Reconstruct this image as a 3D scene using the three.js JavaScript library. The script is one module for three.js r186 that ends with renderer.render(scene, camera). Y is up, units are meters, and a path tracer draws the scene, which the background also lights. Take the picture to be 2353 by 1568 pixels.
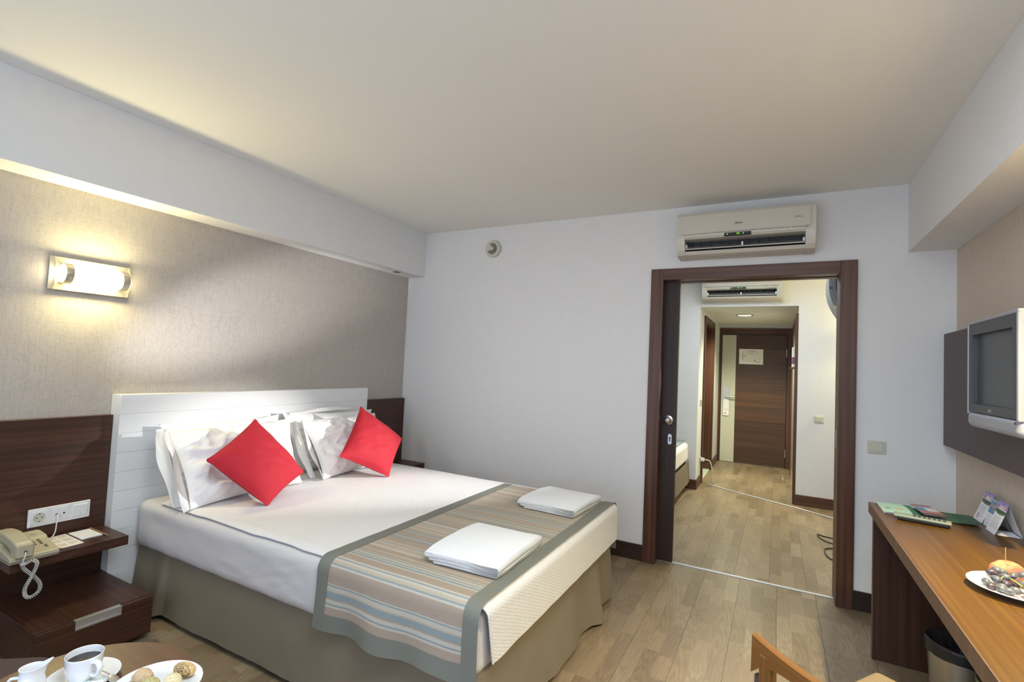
import * as THREE from 'three';
import { RoundedBoxGeometry } from 'three/addons/geometries/RoundedBoxGeometry.js';
import { mergeGeometries, mergeVertices, toCreasedNormals } from 'three/addons/utils/BufferGeometryUtils.js';
import { ImprovedNoise } from 'three/addons/math/ImprovedNoise.js';
import { RectAreaLightUniformsLib } from 'three/addons/lights/RectAreaLightUniformsLib.js';
RectAreaLightUniformsLib.init();

// ------------------------------------------------------------------ camera, sky, large lights, exposure
const scene = new THREE.Scene();
const camera = new THREE.PerspectiveCamera(2 * Math.atan(784 / 1140.25) * 180 / Math.PI, 2353 / 1568, 0.05, 60);
camera.position.set(3.1102, 1.3603, 3.6572);
camera.rotation.set(0.0463, 0.4930, 0.0468, 'YXZ');
scene.add(camera);
scene.background = new THREE.Color().setRGB(0.75, 0.88, 1.15);          // overcast daylight sky outside the added window
const renderer = new THREE.WebGLRenderer({ antialias: true });
renderer.toneMapping = THREE.LinearToneMapping;
renderer.toneMappingExposure = 1.13;
renderer.shadowMap.enabled = true;
const lamps = [];
function rectLight(name, color, intensity, w, h, pos, look) {
  const l = new THREE.RectAreaLight(color, intensity, w, h);
  l.name = name; l.position.set(...pos); l.lookAt(...look); scene.add(l); return l;
}
const lin = (r, g, b) => new THREE.Color().setRGB(r, g, b);
// cool fill from an unseen window added behind the camera, for bounced flash
rectLight('added_window_fill', lin(0.74, 0.92, 1.22), 1.3, 2.7, 2.0, [2.1, 1.32, 4.55], [2.1, 1.25, 0]);
// unseen ceiling panel added to brighten the second room, above the door head
rectLight('added_ceiling_fill', lin(0.84, 0.98, 1.10), 7.6, 0.9, 0.9, [2.75, 2.49, -1.35], [2.75, 0, -1.35]);
// unseen bedroom ceiling panel, added as top-down fill in place of bounced flash
rectLight('added_ceiling_fill', lin(0.86, 1.0, 1.10), 13.0, 0.9, 0.9, [3.05, 2.49, 2.95], [3.05, 0, 2.95]);
// photographer's lamp that stands in the second room and shines through the doorway on the pillows
const STUDIO = new THREE.Vector3(3.75, 1.72, -0.56);
{
  const s = new THREE.SpotLight(lin(1, 0.99, 0.97), 60, 0, 0.19, 0.7, 2);
  s.name = 'studio_lamp_light'; s.position.copy(STUDIO); s.target.position.set(0.3, 0.50, 1.62); s.shadow.radius = 0.7; s.castShadow = true;
  scene.add(s, s.target);
}
// unseen second lamp, added low behind the camera to make the headboard wall pool
const STUDIO2 = new THREE.Vector3(0.85, 0.62, 3.95), ADDED_LAMP_AIM = new THREE.Vector3(0, 1.60, 1.62), STUDIO_AIM = new THREE.Vector3(0.3, 0.50, 1.62);
{
  const s = new THREE.SpotLight(lin(1, 0.98, 0.97), 42, 0, 0.15, 1, 2);
  s.name = 'studio_lamp_light'; s.position.copy(STUDIO2); s.target.position.copy(ADDED_LAMP_AIM); s.shadow.radius = 1.5; s.castShadow = true;
  scene.add(s, s.target);
}

// ------------------------------------------------------------------ helpers
let seed = 12345;
const rnd = () => { seed = (seed * 1664525 + 1013904223) >>> 0; return seed / 4294967296; };
const rr = (a, b) => a + (b - a) * rnd();
const noise = new ImprovedNoise();
const nz = (x, y, z = 0) => noise.noise(x, y, z);
const fbm = (x, y, z = 0, o = 4) => { let s = 0, a = 0.5, f = 1; for (let i = 0; i < o; i++) { s += a * nz(x * f, y * f, z + i * 7.3); a *= 0.5; f *= 2; } return s; };
const V = (x, y, z) => new THREE.Vector3(x, y, z);
const taken = {};
function numbered(n) { const k = taken[n] = (taken[n] ?? -1) + 1; return k ? `${n}_${String(k).padStart(3, '0')}` : n; }
// uv in metres from the dominant axis of each face; turn = grain runs along the other axis
function metres(g, turn = false) {
  g = g.index ? g.toNonIndexed() : g;
  const p = g.attributes.position, uv = new Float32Array(p.count * 2), a = V(0, 0, 0), b = V(0, 0, 0), c = V(0, 0, 0);
  for (let i = 0; i < p.count; i += 3) {
    a.fromBufferAttribute(p, i); b.fromBufferAttribute(p, i + 1); c.fromBufferAttribute(p, i + 2);
    const n = b.clone().sub(a).cross(c.clone().sub(a)), ax = Math.abs(n.x), ay = Math.abs(n.y), az = Math.abs(n.z);
    for (let k = 0; k < 3; k++) {
      const q = [a, b, c][k]; let u, v;
      if (ax >= ay && ax >= az) { u = q.z; v = q.y; } else if (ay >= az) { u = q.x; v = q.z; } else { u = q.x; v = q.y; }
      uv[(i + k) * 2] = turn ? v : u; uv[(i + k) * 2 + 1] = turn ? u : v;
    }
  }
  g.setAttribute('uv', new THREE.BufferAttribute(uv, 2));
  return g;
}
function clean(g) { for (const k of Object.keys(g.attributes)) if (!['position', 'normal', 'uv'].includes(k)) g.deleteAttribute(k); if (!g.attributes.uv) g.setAttribute('uv', new THREE.BufferAttribute(new Float32Array(g.attributes.position.count * 2), 2)); return g.index ? g.toNonIndexed() : g; }
const merge = gs => { gs = gs.map(clean); return gs.length === 1 ? gs[0] : mergeGeometries(gs); };
// box between two corners
function bx(x0, x1, y0, y1, z0, z1, r = 0, turn = false) {
  const w = Math.abs(x1 - x0), h = Math.abs(y1 - y0), d = Math.abs(z1 - z0);
  r = Math.min(r, w / 2.05, h / 2.05, d / 2.05);
  const g = r > 0 ? new RoundedBoxGeometry(w, h, d, r > 0.008 ? 4 : 2, r) : new THREE.BoxGeometry(w, h, d);
  g.translate((x0 + x1) / 2, (y0 + y1) / 2, (z0 + z1) / 2);
  return metres(g, turn);
}
function cyl(r0, r1, h, x, y, z, axis = 'y', seg = 32) {
  const g = new THREE.CylinderGeometry(r1, r0, h, seg);
  if (axis === 'x') g.rotateZ(-Math.PI / 2); if (axis === 'z') g.rotateX(Math.PI / 2);
  g.translate(x, y, z); return clean(g);
}
const ball = (r, x, y, z, s = [1, 1, 1], seg = 24) => { const g = new THREE.SphereGeometry(r, seg, Math.max(8, seg * 0.66 | 0)); g.scale(...s); g.translate(x, y, z); return clean(g); };
function lathe(pts, seg = 48) { return clean(new THREE.LatheGeometry(pts.map(p => new THREE.Vector2(p[0], p[1])), seg)); }
function tube(pts, r, seg = 64, rad = 10, closed = false) { return clean(new THREE.TubeGeometry(new THREE.CatmullRomCurve3(pts.map(p => V(...p)), closed), seg, r, rad, closed)); }
function prism(pts, depth, bevel = 0) {                       // outline in x, y; pushed along z
  const s = new THREE.Shape(pts.map(p => new THREE.Vector2(p[0], p[1])));
  return clean(new THREE.ExtrudeGeometry(s, { depth, bevelEnabled: bevel > 0, bevelSize: bevel, bevelThickness: bevel, bevelSegments: 2, curveSegments: 16 }));
}
// a sheet from a function of (i / nu, j / nv)
function sheet(nu, nv, f, uvf) {
  const pos = [], uv = [], idx = [];
  for (let j = 0; j <= nv; j++) for (let i = 0; i <= nu; i++) { const u = i / nu, v = j / nv, p = f(u, v), t = uvf ? uvf(u, v) : [u, v]; pos.push(p[0], p[1], p[2]); uv.push(t[0], t[1]); }
  for (let j = 0; j < nv; j++) for (let i = 0; i < nu; i++) { const a = j * (nu + 1) + i, b = a + 1, c = a + nu + 1, d = c + 1; idx.push(a, b, d, a, d, c); }
  const g = new THREE.BufferGeometry();
  g.setAttribute('position', new THREE.Float32BufferAttribute(pos, 3)); g.setAttribute('uv', new THREE.Float32BufferAttribute(uv, 2)); g.setIndex(idx); g.computeVertexNormals();
  return g;
}
const turnG = (g, rx = 0, ry = 0, rz = 0) => { g.applyMatrix4(new THREE.Matrix4().makeRotationFromEuler(new THREE.Euler(rx, ry, rz))); return g; };
const at = (g, x, y, z) => { g.translate(x, y, z); return g; };
function mesh(name, geos, m) {
  const o = new THREE.Mesh(merge(Array.isArray(geos) ? geos : [geos]), m); o.name = name; o.castShadow = o.receiveShadow = true; return o;
}
function part(parent, name, geos, m, label) { const o = mesh(name, geos, m); parent.add(o); if (label) o.userData.label = label; return o; }
function tag(o, label, category, group) { o.userData.label = label; o.userData.category = category; if (group) o.userData.group = group; return o; }
function thing(name, label, category, pos = [0, 0, 0], turn = 0, group) {
  const o = new THREE.Group(); o.name = numbered(name); o.position.set(...pos); o.rotation.y = turn; scene.add(o); return tag(o, label, category, group);
}
function single(name, geos, m, label, category, group) { const o = mesh(numbered(name), geos, m); scene.add(o); return tag(o, label, category, group); }
function struct(name, geos, m, label, category) {
  const o = geos ? mesh(numbered(name), geos, m) : new THREE.Group(); o.name ||= numbered(name); scene.add(o); o.userData.kind = 'structure'; if (label) tag(o, label, category || 'wall'); return o;
}

// ------------------------------------------------------------------ textures and materials
function dataTex(w, h, f, { srgb = true, size = [1, 1], mirror = true } = {}) {
  const d = new Uint8Array(w * h * 4);
  for (let y = 0; y < h; y++) for (let x = 0; x < w; x++) { const c = f(x / w, y / h, x, y), i = (y * w + x) * 4; d[i] = Math.max(0, Math.min(255, c[0])); d[i + 1] = Math.max(0, Math.min(255, c[1])); d[i + 2] = Math.max(0, Math.min(255, c[2])); d[i + 3] = 255; }
  const t = new THREE.DataTexture(d, w, h, THREE.RGBAFormat);
  t.wrapS = t.wrapT = mirror ? THREE.MirroredRepeatWrapping : THREE.RepeatWrapping; t.magFilter = THREE.LinearFilter; t.minFilter = THREE.LinearMipmapLinearFilter; t.generateMipmaps = true;
  t.repeat.set(1 / size[0], 1 / size[1]); if (srgb) t.colorSpace = THREE.SRGBColorSpace; t.needsUpdate = true; return t;
}
function canvasTex(w, h, draw, size, mirror = false) {
  const c = document.createElement('canvas'); c.width = w; c.height = h; const g = c.getContext('2d'); draw(g, w, h);
  const t = new THREE.CanvasTexture(c); t.colorSpace = THREE.SRGBColorSpace; t.magFilter = THREE.LinearFilter;
  if (size) { t.wrapS = t.wrapT = mirror ? THREE.MirroredRepeatWrapping : THREE.RepeatWrapping; t.repeat.set(1 / size[0], 1 / size[1]); }
  return t;
}
const std = (o) => new THREE.MeshStandardMaterial({ roughness: 0.6, ...o });
const phys = (o) => new THREE.MeshPhysicalMaterial({ roughness: 0.6, ...o });
// veneer: the grain runs along v; dark and light are sRGB triples
function veneer(dark, light, o = {}) {
  const s = o.seed ?? rnd() * 100, bands = o.bands ?? 9;
  return dataTex(256, 256, (u, v) => {
    const wob = 0.03 * nz(u * 3 + s, v * 2.2, s);
    let k = 0.5 + 0.5 * Math.sin((u + wob) * bands * 6.283 + 7 * nz(u * 3.1, v * 0.5, s));
    k = 0.22 * k + 0.78 * (0.5 + 1.15 * fbm(u * 19 + s, v * 1.1, s, 5));
    k += 0.28 * nz(u * 120, v * 3.5, s + 9);
    k = Math.max(0, Math.min(1, k));
    return dark.map((d, i) => d + (light[i] - d) * k);
  }, { size: o.size ?? [0.42, 1.5] });
}
const M = {};
M.casing = std({ map: veneer([64, 38, 25], [104, 66, 44], { seed: 3 }), roughness: 0.42 });
M.darkwood = std({ map: veneer([36, 22, 16], [60, 38, 27], { seed: 7 }), roughness: 0.55 });
M.panelwood = std({ map: veneer([48, 28, 20], [82, 49, 34], { seed: 11, size: [0.3, 1.8] }), roughness: 0.38 });
M.doorwood = [0, 1, 2, 3].map(i => std({ map: M.panelwood.map, color: lin(...[[1.8, 2.2, 1.9], [1.25, 1.5, 1.4], [1.5, 1.85, 1.6], [2.1, 2.6, 2.1]][i]), roughness: 0.42 }));
M.desk = phys({ map: veneer([78, 50, 14], [108, 74, 22], { seed: 21, size: [0.25, 1.6] }), roughness: 0.36, clearcoat: 0.2, clearcoatRoughness: 0.3 });
M.deskdark = std({ map: veneer([54, 34, 24], [82, 52, 36], { seed: 23 }), roughness: 0.45 });
M.deskedge = std({ map: veneer([96, 72, 54], [122, 94, 70], { seed: 25 }), roughness: 0.5 });
M.paint = std({ map: dataTex(128, 128, (u, v) => { const k = 250 + 3 * fbm(u * 12, v * 12, 2); return [k, k, k]; }, { size: [0.6, 0.6] }), color: lin(0.80, 0.80, 0.80), roughness: 0.82 });
M.ceiling = std({ color: lin(0.80, 0.79, 0.745), roughness: 0.92 });
M.white = std({ color: lin(0.80, 0.80, 0.79), roughness: 0.38 });
M.ivory = std({ color: lin(0.58, 0.57, 0.47), roughness: 0.4 });
M.steel = std({ color: lin(0.62, 0.61, 0.59), metalness: 1, roughness: 0.32 });
M.alu = std({ color: lin(0.60, 0.61, 0.63), metalness: 0.85, roughness: 0.42 });
M.black = std({ color: lin(0.016, 0.016, 0.017), roughness: 0.5 });
M.darkgrey = std({ color: lin(0.055, 0.055, 0.06), roughness: 0.5 });
M.porcelain = phys({ color: lin(0.84, 0.84, 0.84), roughness: 0.16, clearcoat: 0.6, clearcoatRoughness: 0.08 });
// wallpaper: short crossing fibres on a warm grey ground
function wallpaperTex(ground, fibreDark, fibreLight, n) {
  return canvasTex(1024, 1024, (g, w, h) => {
    g.fillStyle = ground; g.fillRect(0, 0, w, h);
    for (let i = 0; i < 2600; i++) { g.fillStyle = `rgba(${rnd() < 0.5 ? fibreDark : fibreLight},${rr(0.02, 0.07)})`; g.fillRect(rnd() * w, rnd() * h, rr(2, 7), rr(40, 190)); }
    for (let i = 0; i < n; i++) {
      const x = rnd() * w, y = rnd() * h, l = rr(12, 46), q = rnd(), a = q < 0.45 ? Math.PI / 2 + rr(-0.12, 0.12) : q < 0.65 ? rr(-0.15, 0.15) : rr(0, Math.PI), c = rnd() < 0.62 ? fibreDark : fibreLight;
      g.strokeStyle = `rgba(${c},${rr(0.12, 0.42)})`; g.lineWidth = rr(0.7, 1.9);
      for (const ox of [0, -w, w]) { g.beginPath(); g.moveTo(x + ox, y); g.quadraticCurveTo(x + ox + Math.cos(a + 0.1) * l * 0.5, y + Math.sin(a + 0.1) * l * 0.5, x + ox + Math.cos(a) * l, y + Math.sin(a) * l); g.stroke(); }
    }
  }, [0.62, 0.62], true);
}
M.wallpaper = std({ map: wallpaperTex('rgb(181,174,166)', '126,114,104', '206,201,195', 9000), roughness: 0.55 });
M.wallpaperR = std({ map: wallpaperTex('rgb(206,192,176)', '158,138,118', '226,216,204', 9000), roughness: 0.6 });
// oak strip: fine pores and cathedral figure along v
const oakTex = dataTex(512, 512, (u, v) => {
  const c = nz(u * 5, v * 1.1, 5) * 2.4 + nz(u * 14, v * 2.2, 8) * 0.5, ring = Math.abs(((c * 3.2 + 20) % 1) - 0.5) * 2;
  const k = 0.62 * ring + 0.38 * (0.5 + nz(u * 150, v * 9, 3) + 0.5 * nz(u * 60, v * 3, 4));
  const a = 0.86 + 0.17 * Math.max(0, Math.min(1, k));
  return [232 * a, 208 * a, 178 * a];
}, { size: [0.5, 0.9] });
M.oak = [0, 1, 2, 3, 4, 5].map(i => std({ map: oakTex, color: lin(...[[0.355, 0.335, 0.295], [0.305, 0.281, 0.24], [0.415, 0.40, 0.365], [0.33, 0.305, 0.258], [0.38, 0.352, 0.303], [0.278, 0.254, 0.214]][i]), roughness: 0.36 }));
M.joint = std({ color: lin(0.13, 0.09, 0.06), roughness: 0.8 });
// fabrics
const weave = dataTex(128, 128, (u, v, x, y) => { const k = 128 + 60 * Math.sin(x * 6.283 / 4) * Math.sin(y * 6.283 / 4) + 40 * nz(x * 0.3, y * 0.3); return [k, k, k]; }, { srgb: false, size: [0.05, 0.05], mirror: false });
const crepe = dataTex(256, 256, (u, v, x, y) => { const zig = Math.abs(((x + ((y >> 4) & 1 ? 8 : 0)) % 16) - 8) / 8, k = 90 + 130 * (0.5 + 0.5 * Math.sin((y / 16 + zig * 0.5) * 6.283)); return [k, k, k]; }, { srgb: false, size: [0.22, 0.22], mirror: false });
const terry = dataTex(256, 256, (u, v) => { const k = 128 + 150 * nz(u * 90, v * 90, 1) + 60 * nz(u * 30, v * 30, 2); return [k, k, k]; }, { srgb: false, size: [0.16, 0.16] });
M.sheet = std({ color: lin(0.62, 0.59, 0.58), roughness: 0.85, bumpMap: weave, bumpScale: 0.0003 });
M.coverlet = std({ color: lin(0.76, 0.745, 0.735), roughness: 0.85, bumpMap: crepe, bumpScale: 0.002 });
M.pillow = std({ color: lin(0.82, 0.815, 0.81), roughness: 0.85, bumpMap: weave, bumpScale: 0.0002 });
M.red = phys({ color: lin(0.44, 0.009, 0.022), roughness: 0.8, bumpMap: weave, bumpScale: 0.0003, sheen: 0.35, sheenColor: lin(0.8, 0.2, 0.2), sheenRoughness: 0.5 });
M.towel = std({ color: lin(0.83, 0.83, 0.84), roughness: 0.95, bumpMap: terry, bumpScale: 0.0016 });
M.skirt = std({ color: lin(0.205, 0.168, 0.118), roughness: 0.9, bumpMap: weave, bumpScale: 0.0003, side: THREE.DoubleSide });
M.border = std({ color: lin(0.18, 0.182, 0.152), roughness: 0.9, bumpMap: weave, bumpScale: 0.0004, side: THREE.DoubleSide });
M.brownfabric = std({ color: lin(0.085, 0.055, 0.048), roughness: 0.95, bumpMap: weave, bumpScale: 0.0006 });
M.tanfabric = std({ map: dataTex(128, 128, (u, v) => { const k = 1 + 0.25 * nz(u * 60, v * 60); return [122 * k, 104 * k, 80 * k]; }, { size: [0.12, 0.12] }), roughness: 0.95, bumpMap: weave, bumpScale: 0.0006 });
M.paper = std({ color: lin(0.80, 0.80, 0.81), roughness: 0.7, side: THREE.DoubleSide });

// ------------------------------------------------------------------ room shell
const H = 2.541, SB = 2.131, W = 4.0, ZR = 4.62, HB = -2.55, HC = 2.14, HE = -4.85;
const LX = 2.285, RX = 3.53, OL = 2.372, OR = 3.442, OT = 2.017;     // door casing and opening
// floor: dark sub-floor with oak strips laid along z; strips big enough to be told apart are pieces of their own
{
  const floor = struct('floor', [bx(-0.35, 4.75, -0.12, -0.009, HE - 0.1, ZR + 0.1)], M.joint, 'pale oak three-strip laminate floor running through both rooms', 'floor');
  const SW = 0.0712, lens = [0.19, 0.235, 0.28, 0.33, 0.385], geo = {}, blocks = [];
  const strip = (len, k) => geo[len + '_' + k] ??= (() => { const g = metres(new THREE.BoxGeometry(SW - 0.0004, 0.009, len)); const uv = g.attributes.uv; for (let i = 0; i < uv.count; i++) uv.setXY(i, uv.getX(i) + k * 0.113, uv.getY(i) + k * 0.37); return clean(g); })();
  camera.updateMatrixWorld(true); camera.updateProjectionMatrix();
  const toPx = (x, z) => { const p = V(x, 0, z).applyMatrix4(camera.matrixWorldInverse); if (p.z > -0.1) return null; return [1176.5 + 1140.25 * p.x / -p.z, 784 - 1140.25 * p.y / -p.z]; };
  camera.matrixWorldInverse.copy(camera.matrixWorld).invert();
  for (const [z0, z1, off] of [[-0.1, ZR, 2.917], [HE, -0.1, 3.302]]) {
    for (let i = -60; i < 40; i++) {
      const x = off + SW * (i + 0.5) - 0.0004 * (((i % 3) + 3) % 3 - 1); if (x < -0.3 || x > 4.7) continue;
      let z = z0 - rr(0, 0.3);
      while (z < z1) {
        const len = lens[Math.floor(rnd() * lens.length)], tone = [0, 0, 1, 2, 3, 4, 4, 5][Math.floor(rnd() * 8)], k = Math.floor(rnd() * 5);
        let a = Math.max(z, z0), b = Math.min(z + len, z1); z += len;
        if (b - a < 0.002) continue;
        const whole = b - a > len - 1e-6, c = (a + b) / 2;
        const hidden = (x < 2.25 && c > 0.7 && c < 2.15) || (x < 2.2 && c < 0.7) || x > 3.62 && c > 0 || x < 2.3 && c < -2.5 || x > 3.3 && c < -2.55 || x < 0.6;
        const q = toPx(x, c); let area = 0;
        if (q && q[0] > -20 && q[0] < 2373 && q[1] > 0 && q[1] < 1600 && !hidden && !(c < -0.12 && (q[0] < 1545 || q[0] > 1915))) { const p = toPx(x, a) || q, r = toPx(x, b) || q, s = toPx(x + SW, c) || q; area = Math.abs((r[0] - p[0]) * (s[1] - q[1]) - (r[1] - p[1]) * (s[0] - q[0])); }
        blocks.push({ x, c, len: b - a, whole, tone, k, lenKey: len, area });
      }
    }
  }
  blocks.sort((p, q) => q.area - p.area);
  const rest = [[], [], [], [], [], []];
  blocks.forEach((b, i) => {
    const g = b.whole ? strip(b.lenKey, b.k) : strip(b.len, b.k);
    if (i < 300 && b.area > 0) { const o = new THREE.Mesh(g, M.oak[b.tone]); o.name = numbered('floor_strip'); o.position.set(b.x, -0.0045, b.c); o.castShadow = o.receiveShadow = true; floor.add(o); }
    else rest[b.tone].push(g.clone().translate(b.x, -0.0045, b.c));
  });
  rest.forEach((gs, i) => { if (!gs.length) return; const o = part(floor, 'floor_strips_rest', gs, M.oak[i]); o.userData.kind = 'stuff'; });
}
const CEIL = struct('ceiling', [bx(-0.2, W + 0.2, H, H + 0.12, -0.16, ZR + 0.15)], M.ceiling, 'plain warm white ceiling of the bedroom', 'ceiling');
struct('wall_left', [bx(-0.15, 0, 0, H, 0, ZR)], M.wallpaper, 'grey-beige fibre wallpaper wall behind the headboard', 'wall');
struct('soffit_left', [bx(0, 0.188, SB, H, 0, ZR, 0.002)], M.paint, 'white boxed soffit above the headboard wall', 'soffit').userData.kind = 'structure';
struct('wall_right', [bx(W, W + 0.15, 0, H, -0.16, ZR)], M.wallpaperR, 'beige fibre wallpaper wall behind the television', 'wall');
struct('soffit_right', [bx(W - 0.223, W, SB, H, 0, ZR, 0.002)], M.paint, 'white boxed soffit above the television wall', 'soffit');
struct('wall_back', [bx(-0.15, OL - 0.02, 0, H, -0.055, 0), bx(-0.15, OL - 0.13, 0, H, -0.16, -0.055), bx(OL - 0.13, OL - 0.02, 0, H, -0.16, -0.128), bx(OR + 0.02, W, 0, H, -0.16, 0), bx(OL - 0.02, OR + 0.02, OT + 0.02, H, -0.16, 0)], M.paint, 'white painted wall with the doorway and air conditioner', 'wall');
const WX0 = 0.7, WX1 = 3.5, WY0 = 0.28, WY1 = 2.36;
struct('wall_rear', [bx(-0.15, WX0, 0, H, ZR, ZR + 0.15), bx(WX1, W + 0.15, 0, H, ZR, ZR + 0.15), bx(WX0, WX1, 0, WY0, ZR, ZR + 0.15), bx(WX0, WX1, WY1, H, ZR, ZR + 0.15)], M.paint, 'white wall with the added window behind the camera', 'wall');
{
  const w = struct('window_1', null, null, 'white framed three-part window added behind the camera for fill light', 'window');  // made-up window, unseen, carries the cool fill light
  const zf = ZR + 0.06;
  for (let i = 0; i <= 3; i++) { const x = WX0 + (WX1 - WX0) * i / 3; part(w, 'window_frame', [bx(Math.max(WX0, x - 0.03), Math.min(WX1, x + 0.03), WY0, WY1, zf, zf + 0.05, 0.003)], M.white); }
  for (const y of [WY0 + 0.025, WY1 - 0.025]) part(w, 'window_frame', [bx(WX0, WX1, y - 0.025, y + 0.025, zf, zf + 0.05, 0.003)], M.white);
  const glass = phys({ color: 0xffffff, transmission: 1, thickness: 0, roughness: 0.0, ior: 1.45 });
  for (let i = 0; i < 3; i++) part(w, 'pane', [bx(WX0 + (WX1 - WX0) * i / 3 + 0.03, WX0 + (WX1 - WX0) * (i + 1) / 3 - 0.03, WY0 + 0.05, WY1 - 0.05, zf + 0.022, zf + 0.026)], glass);
}
struct('baseboard_back', [bx(0.0, LX, 0, 0.111, 0, 0.015, 0.003, true), bx(RX, W, 0, 0.111, 0, 0.015, 0.003, true)], M.darkwood, 'dark walnut baseboard along the doorway wall', 'baseboard');
struct('baseboard_left', [bx(0, 0.015, 0, 0.111, 2.85, ZR, 0.003, true)], M.darkwood, 'dark walnut baseboard along the headboard wall', 'baseboard');
struct('baseboard_right', [bx(W - 0.015, W, 0, 0.111, 0.02, ZR, 0.003, true)], M.darkwood, 'dark walnut baseboard along the television wall', 'baseboard');
// doorway to the second room, with the sliding leaf drawn back into its pocket
{
  const d = struct('door_1', null, null, 'dark walnut cased doorway with a sliding leaf pushed into the wall', 'door');
  part(d, 'casing', [bx(LX, OL, 0, 2.097, 0, 0.022, 0.002)], M.casing);
  part(d, 'casing', [bx(OR, RX, 0, 2.097, 0, 0.026, 0.002)], M.casing);
  part(d, 'head_casing', [bx(OL, OR, OT, 2.097, 0, 0.02, 0.002, true)], M.casing);
  part(d, 'jamb', [bx(OL - 0.02, OL, 0, OT, -0.055, 0, 0.001)], M.casing);
  part(d, 'jamb', [bx(OL - 0.02, OL, 0, OT, -0.16, -0.128, 0.001)], M.casing);
  part(d, 'jamb', [bx(OR, OR + 0.02, 0, OT, -0.16, 0, 0.001)], M.deskedge, 'paler right-hand jamb lining');
  part(d, 'strike_plate', [bx(OR - 0.001, OR + 0.002, 0.93, 1.04, -0.105, -0.08)], M.steel);
  part(d, 'head_jamb', [bx(OL, OR, OT, OT + 0.02, -0.07, 0, 0.001, true), bx(OL, OR, OT, OT + 0.02, -0.16, -0.115, 0.001, true), bx(OL, OR, OT + 0.012, OT + 0.02, -0.115, -0.07)], M.casing);
  part(d, 'casing', [bx(LX, OL, 0, 2.097, -0.182, -0.16, 0.002)], M.casing);
  part(d, 'casing', [bx(OR, RX, 0, 2.097, -0.182, -0.16, 0.002)], M.casing);
  part(d, 'head_casing', [bx(OL, OR, OT, 2.097, -0.18, -0.16, 0.002, true)], M.casing);
  const leaf = part(d, 'door_leaf', [bx(OL - 0.1, 2.474, 0.008, OT + 0.011, -0.112, -0.074, 0.002)], M.darkwood);
  part(leaf, 'knob', [at(turnG(lathe([[0, 0.052], [0.011, 0.052], [0.014, 0.05], [0.0145, 0.046], [0.024, 0.044], [0.027, 0.036], [0.024, 0.024], [0.012, 0.014], [0.014, 0.008], [0.033, 0.006], [0.034, 0], [0, 0]].reverse()), Math.PI / 2), 2.420, 1.008, -0.074)], M.steel, 'round brushed steel knob');
  part(leaf, 'keyhole', [cyl(0.006, 0.006, 0.003, 2.420, 1.008, -0.0218, 'z', 16)], M.darkgrey);
  part(leaf, 'lock_plate', [at(prism([...Array(24)].map((_, i) => { const a = i / 24 * 6.2832; return [0.0135 * Math.cos(a), 0.0135 * Math.sin(a) + (Math.sin(a) > 0 ? 0.024 : -0.024)]; }), 0.003), 2.434, 0.872, -0.0742)], M.alu, 'oval steel keyhole plate');
  part(leaf, 'lock_cylinder', [cyl(0.0068, 0.0068, 0.004, 2.434, 0.880, -0.0705, 'z', 20), bx(2.4305, 2.4375, 0.856, 0.878, -0.0722, -0.0695, 0.001)], M.darkgrey);
  part(d, 'floor_track', [bx(OL, OR, 0.0, 0.004, -0.107, -0.099, 0.001), bx(OL, OR, 0.0, 0.004, -0.091, -0.083, 0.001), bx(OL, OR, 0.0, 0.0015, -0.107, -0.083)], M.alu, 'thin aluminium floor track');
}
// ---- second room and entrance hall
const X2L = -0.25, X2R = 4.6, HLX = 2.29, HRX = 3.302;
struct('wall_second_left', [bx(X2L - 0.1, X2L, 0, H, HB, -0.16)], M.paint, 'white side wall of the second room', 'wall');
struct('wall_second_right', [bx(X2R, X2R + 0.1, 0, H, HB, -0.16)], M.paint, 'white right side wall of the second room', 'wall');
struct('wall_second_near', [bx(W, X2R, 0, H, -0.16, -0.06)], M.paint, 'white return wall of the second room beside the doorway', 'wall');
struct('wall_far_left', [bx(X2L, HLX, 0, H, HB - 0.12, HB)], M.paint, 'white end wall behind the second bed', 'wall');
struct('wall_far_right', [bx(HRX, X2R, 0, H, HB - 0.12, HB)], M.paint, 'white wall with a light switch beside the hall opening', 'wall');
struct('wall_far_header', [bx(HLX, HRX, HC, H, HB - 0.12, HB)], M.paint, 'white header over the hall carrying the second air conditioner', 'wall');
struct('ceiling_second', [bx(X2L, X2R, H, H + 0.12, HB - 0.12, -0.16)], M.ceiling, 'white ceiling of the second room', 'ceiling');
struct('ceiling_hall', [bx(HLX - 0.3, HRX + 0.3, HC, HC + 0.1, HE - 0.1, HB - 0.12)], M.ceiling, 'low white ceiling of the entrance hall', 'ceiling');
const BZ0 = -3.02, BZ1 = -3.92;                                     // bathroom doorway in the left hall wall
struct('wall_hall_left', [bx(HLX - 0.12, HLX, 0, HC, BZ0 + 0.08, HB - 0.12), bx(HLX - 0.12, HLX, 0, HC, HE, BZ1 - 0.08), bx(HLX - 0.12, HLX, 2.0, HC, BZ1 - 0.08, BZ0 + 0.08)], M.paint, 'white left hall wall with the bathroom doorway', 'wall');
struct('wall_bathroom', [bx(HLX - 1.0, HLX - 0.9, 0, HC, HE, HB - 0.12), bx(HLX - 1.0, HLX - 0.12, 0, HC, HE - 0.1, HE), bx(HLX - 1.0, HLX - 0.12, HC, HC + 0.1, HE, HB - 0.12)], M.paint, 'pale inner wall of the dim bathroom', 'wall');
struct('wall_hall_right', [bx(HRX, HRX + 0.12, 0, HC, HE, HB - 0.12)], M.paint, 'white right hall wall', 'wall');
struct('wall_hall_end', [bx(HLX - 0.12, HRX + 0.12, 0, HC, HE - 0.12, HE)], M.paint, 'white end wall around the entrance door', 'wall');
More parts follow.
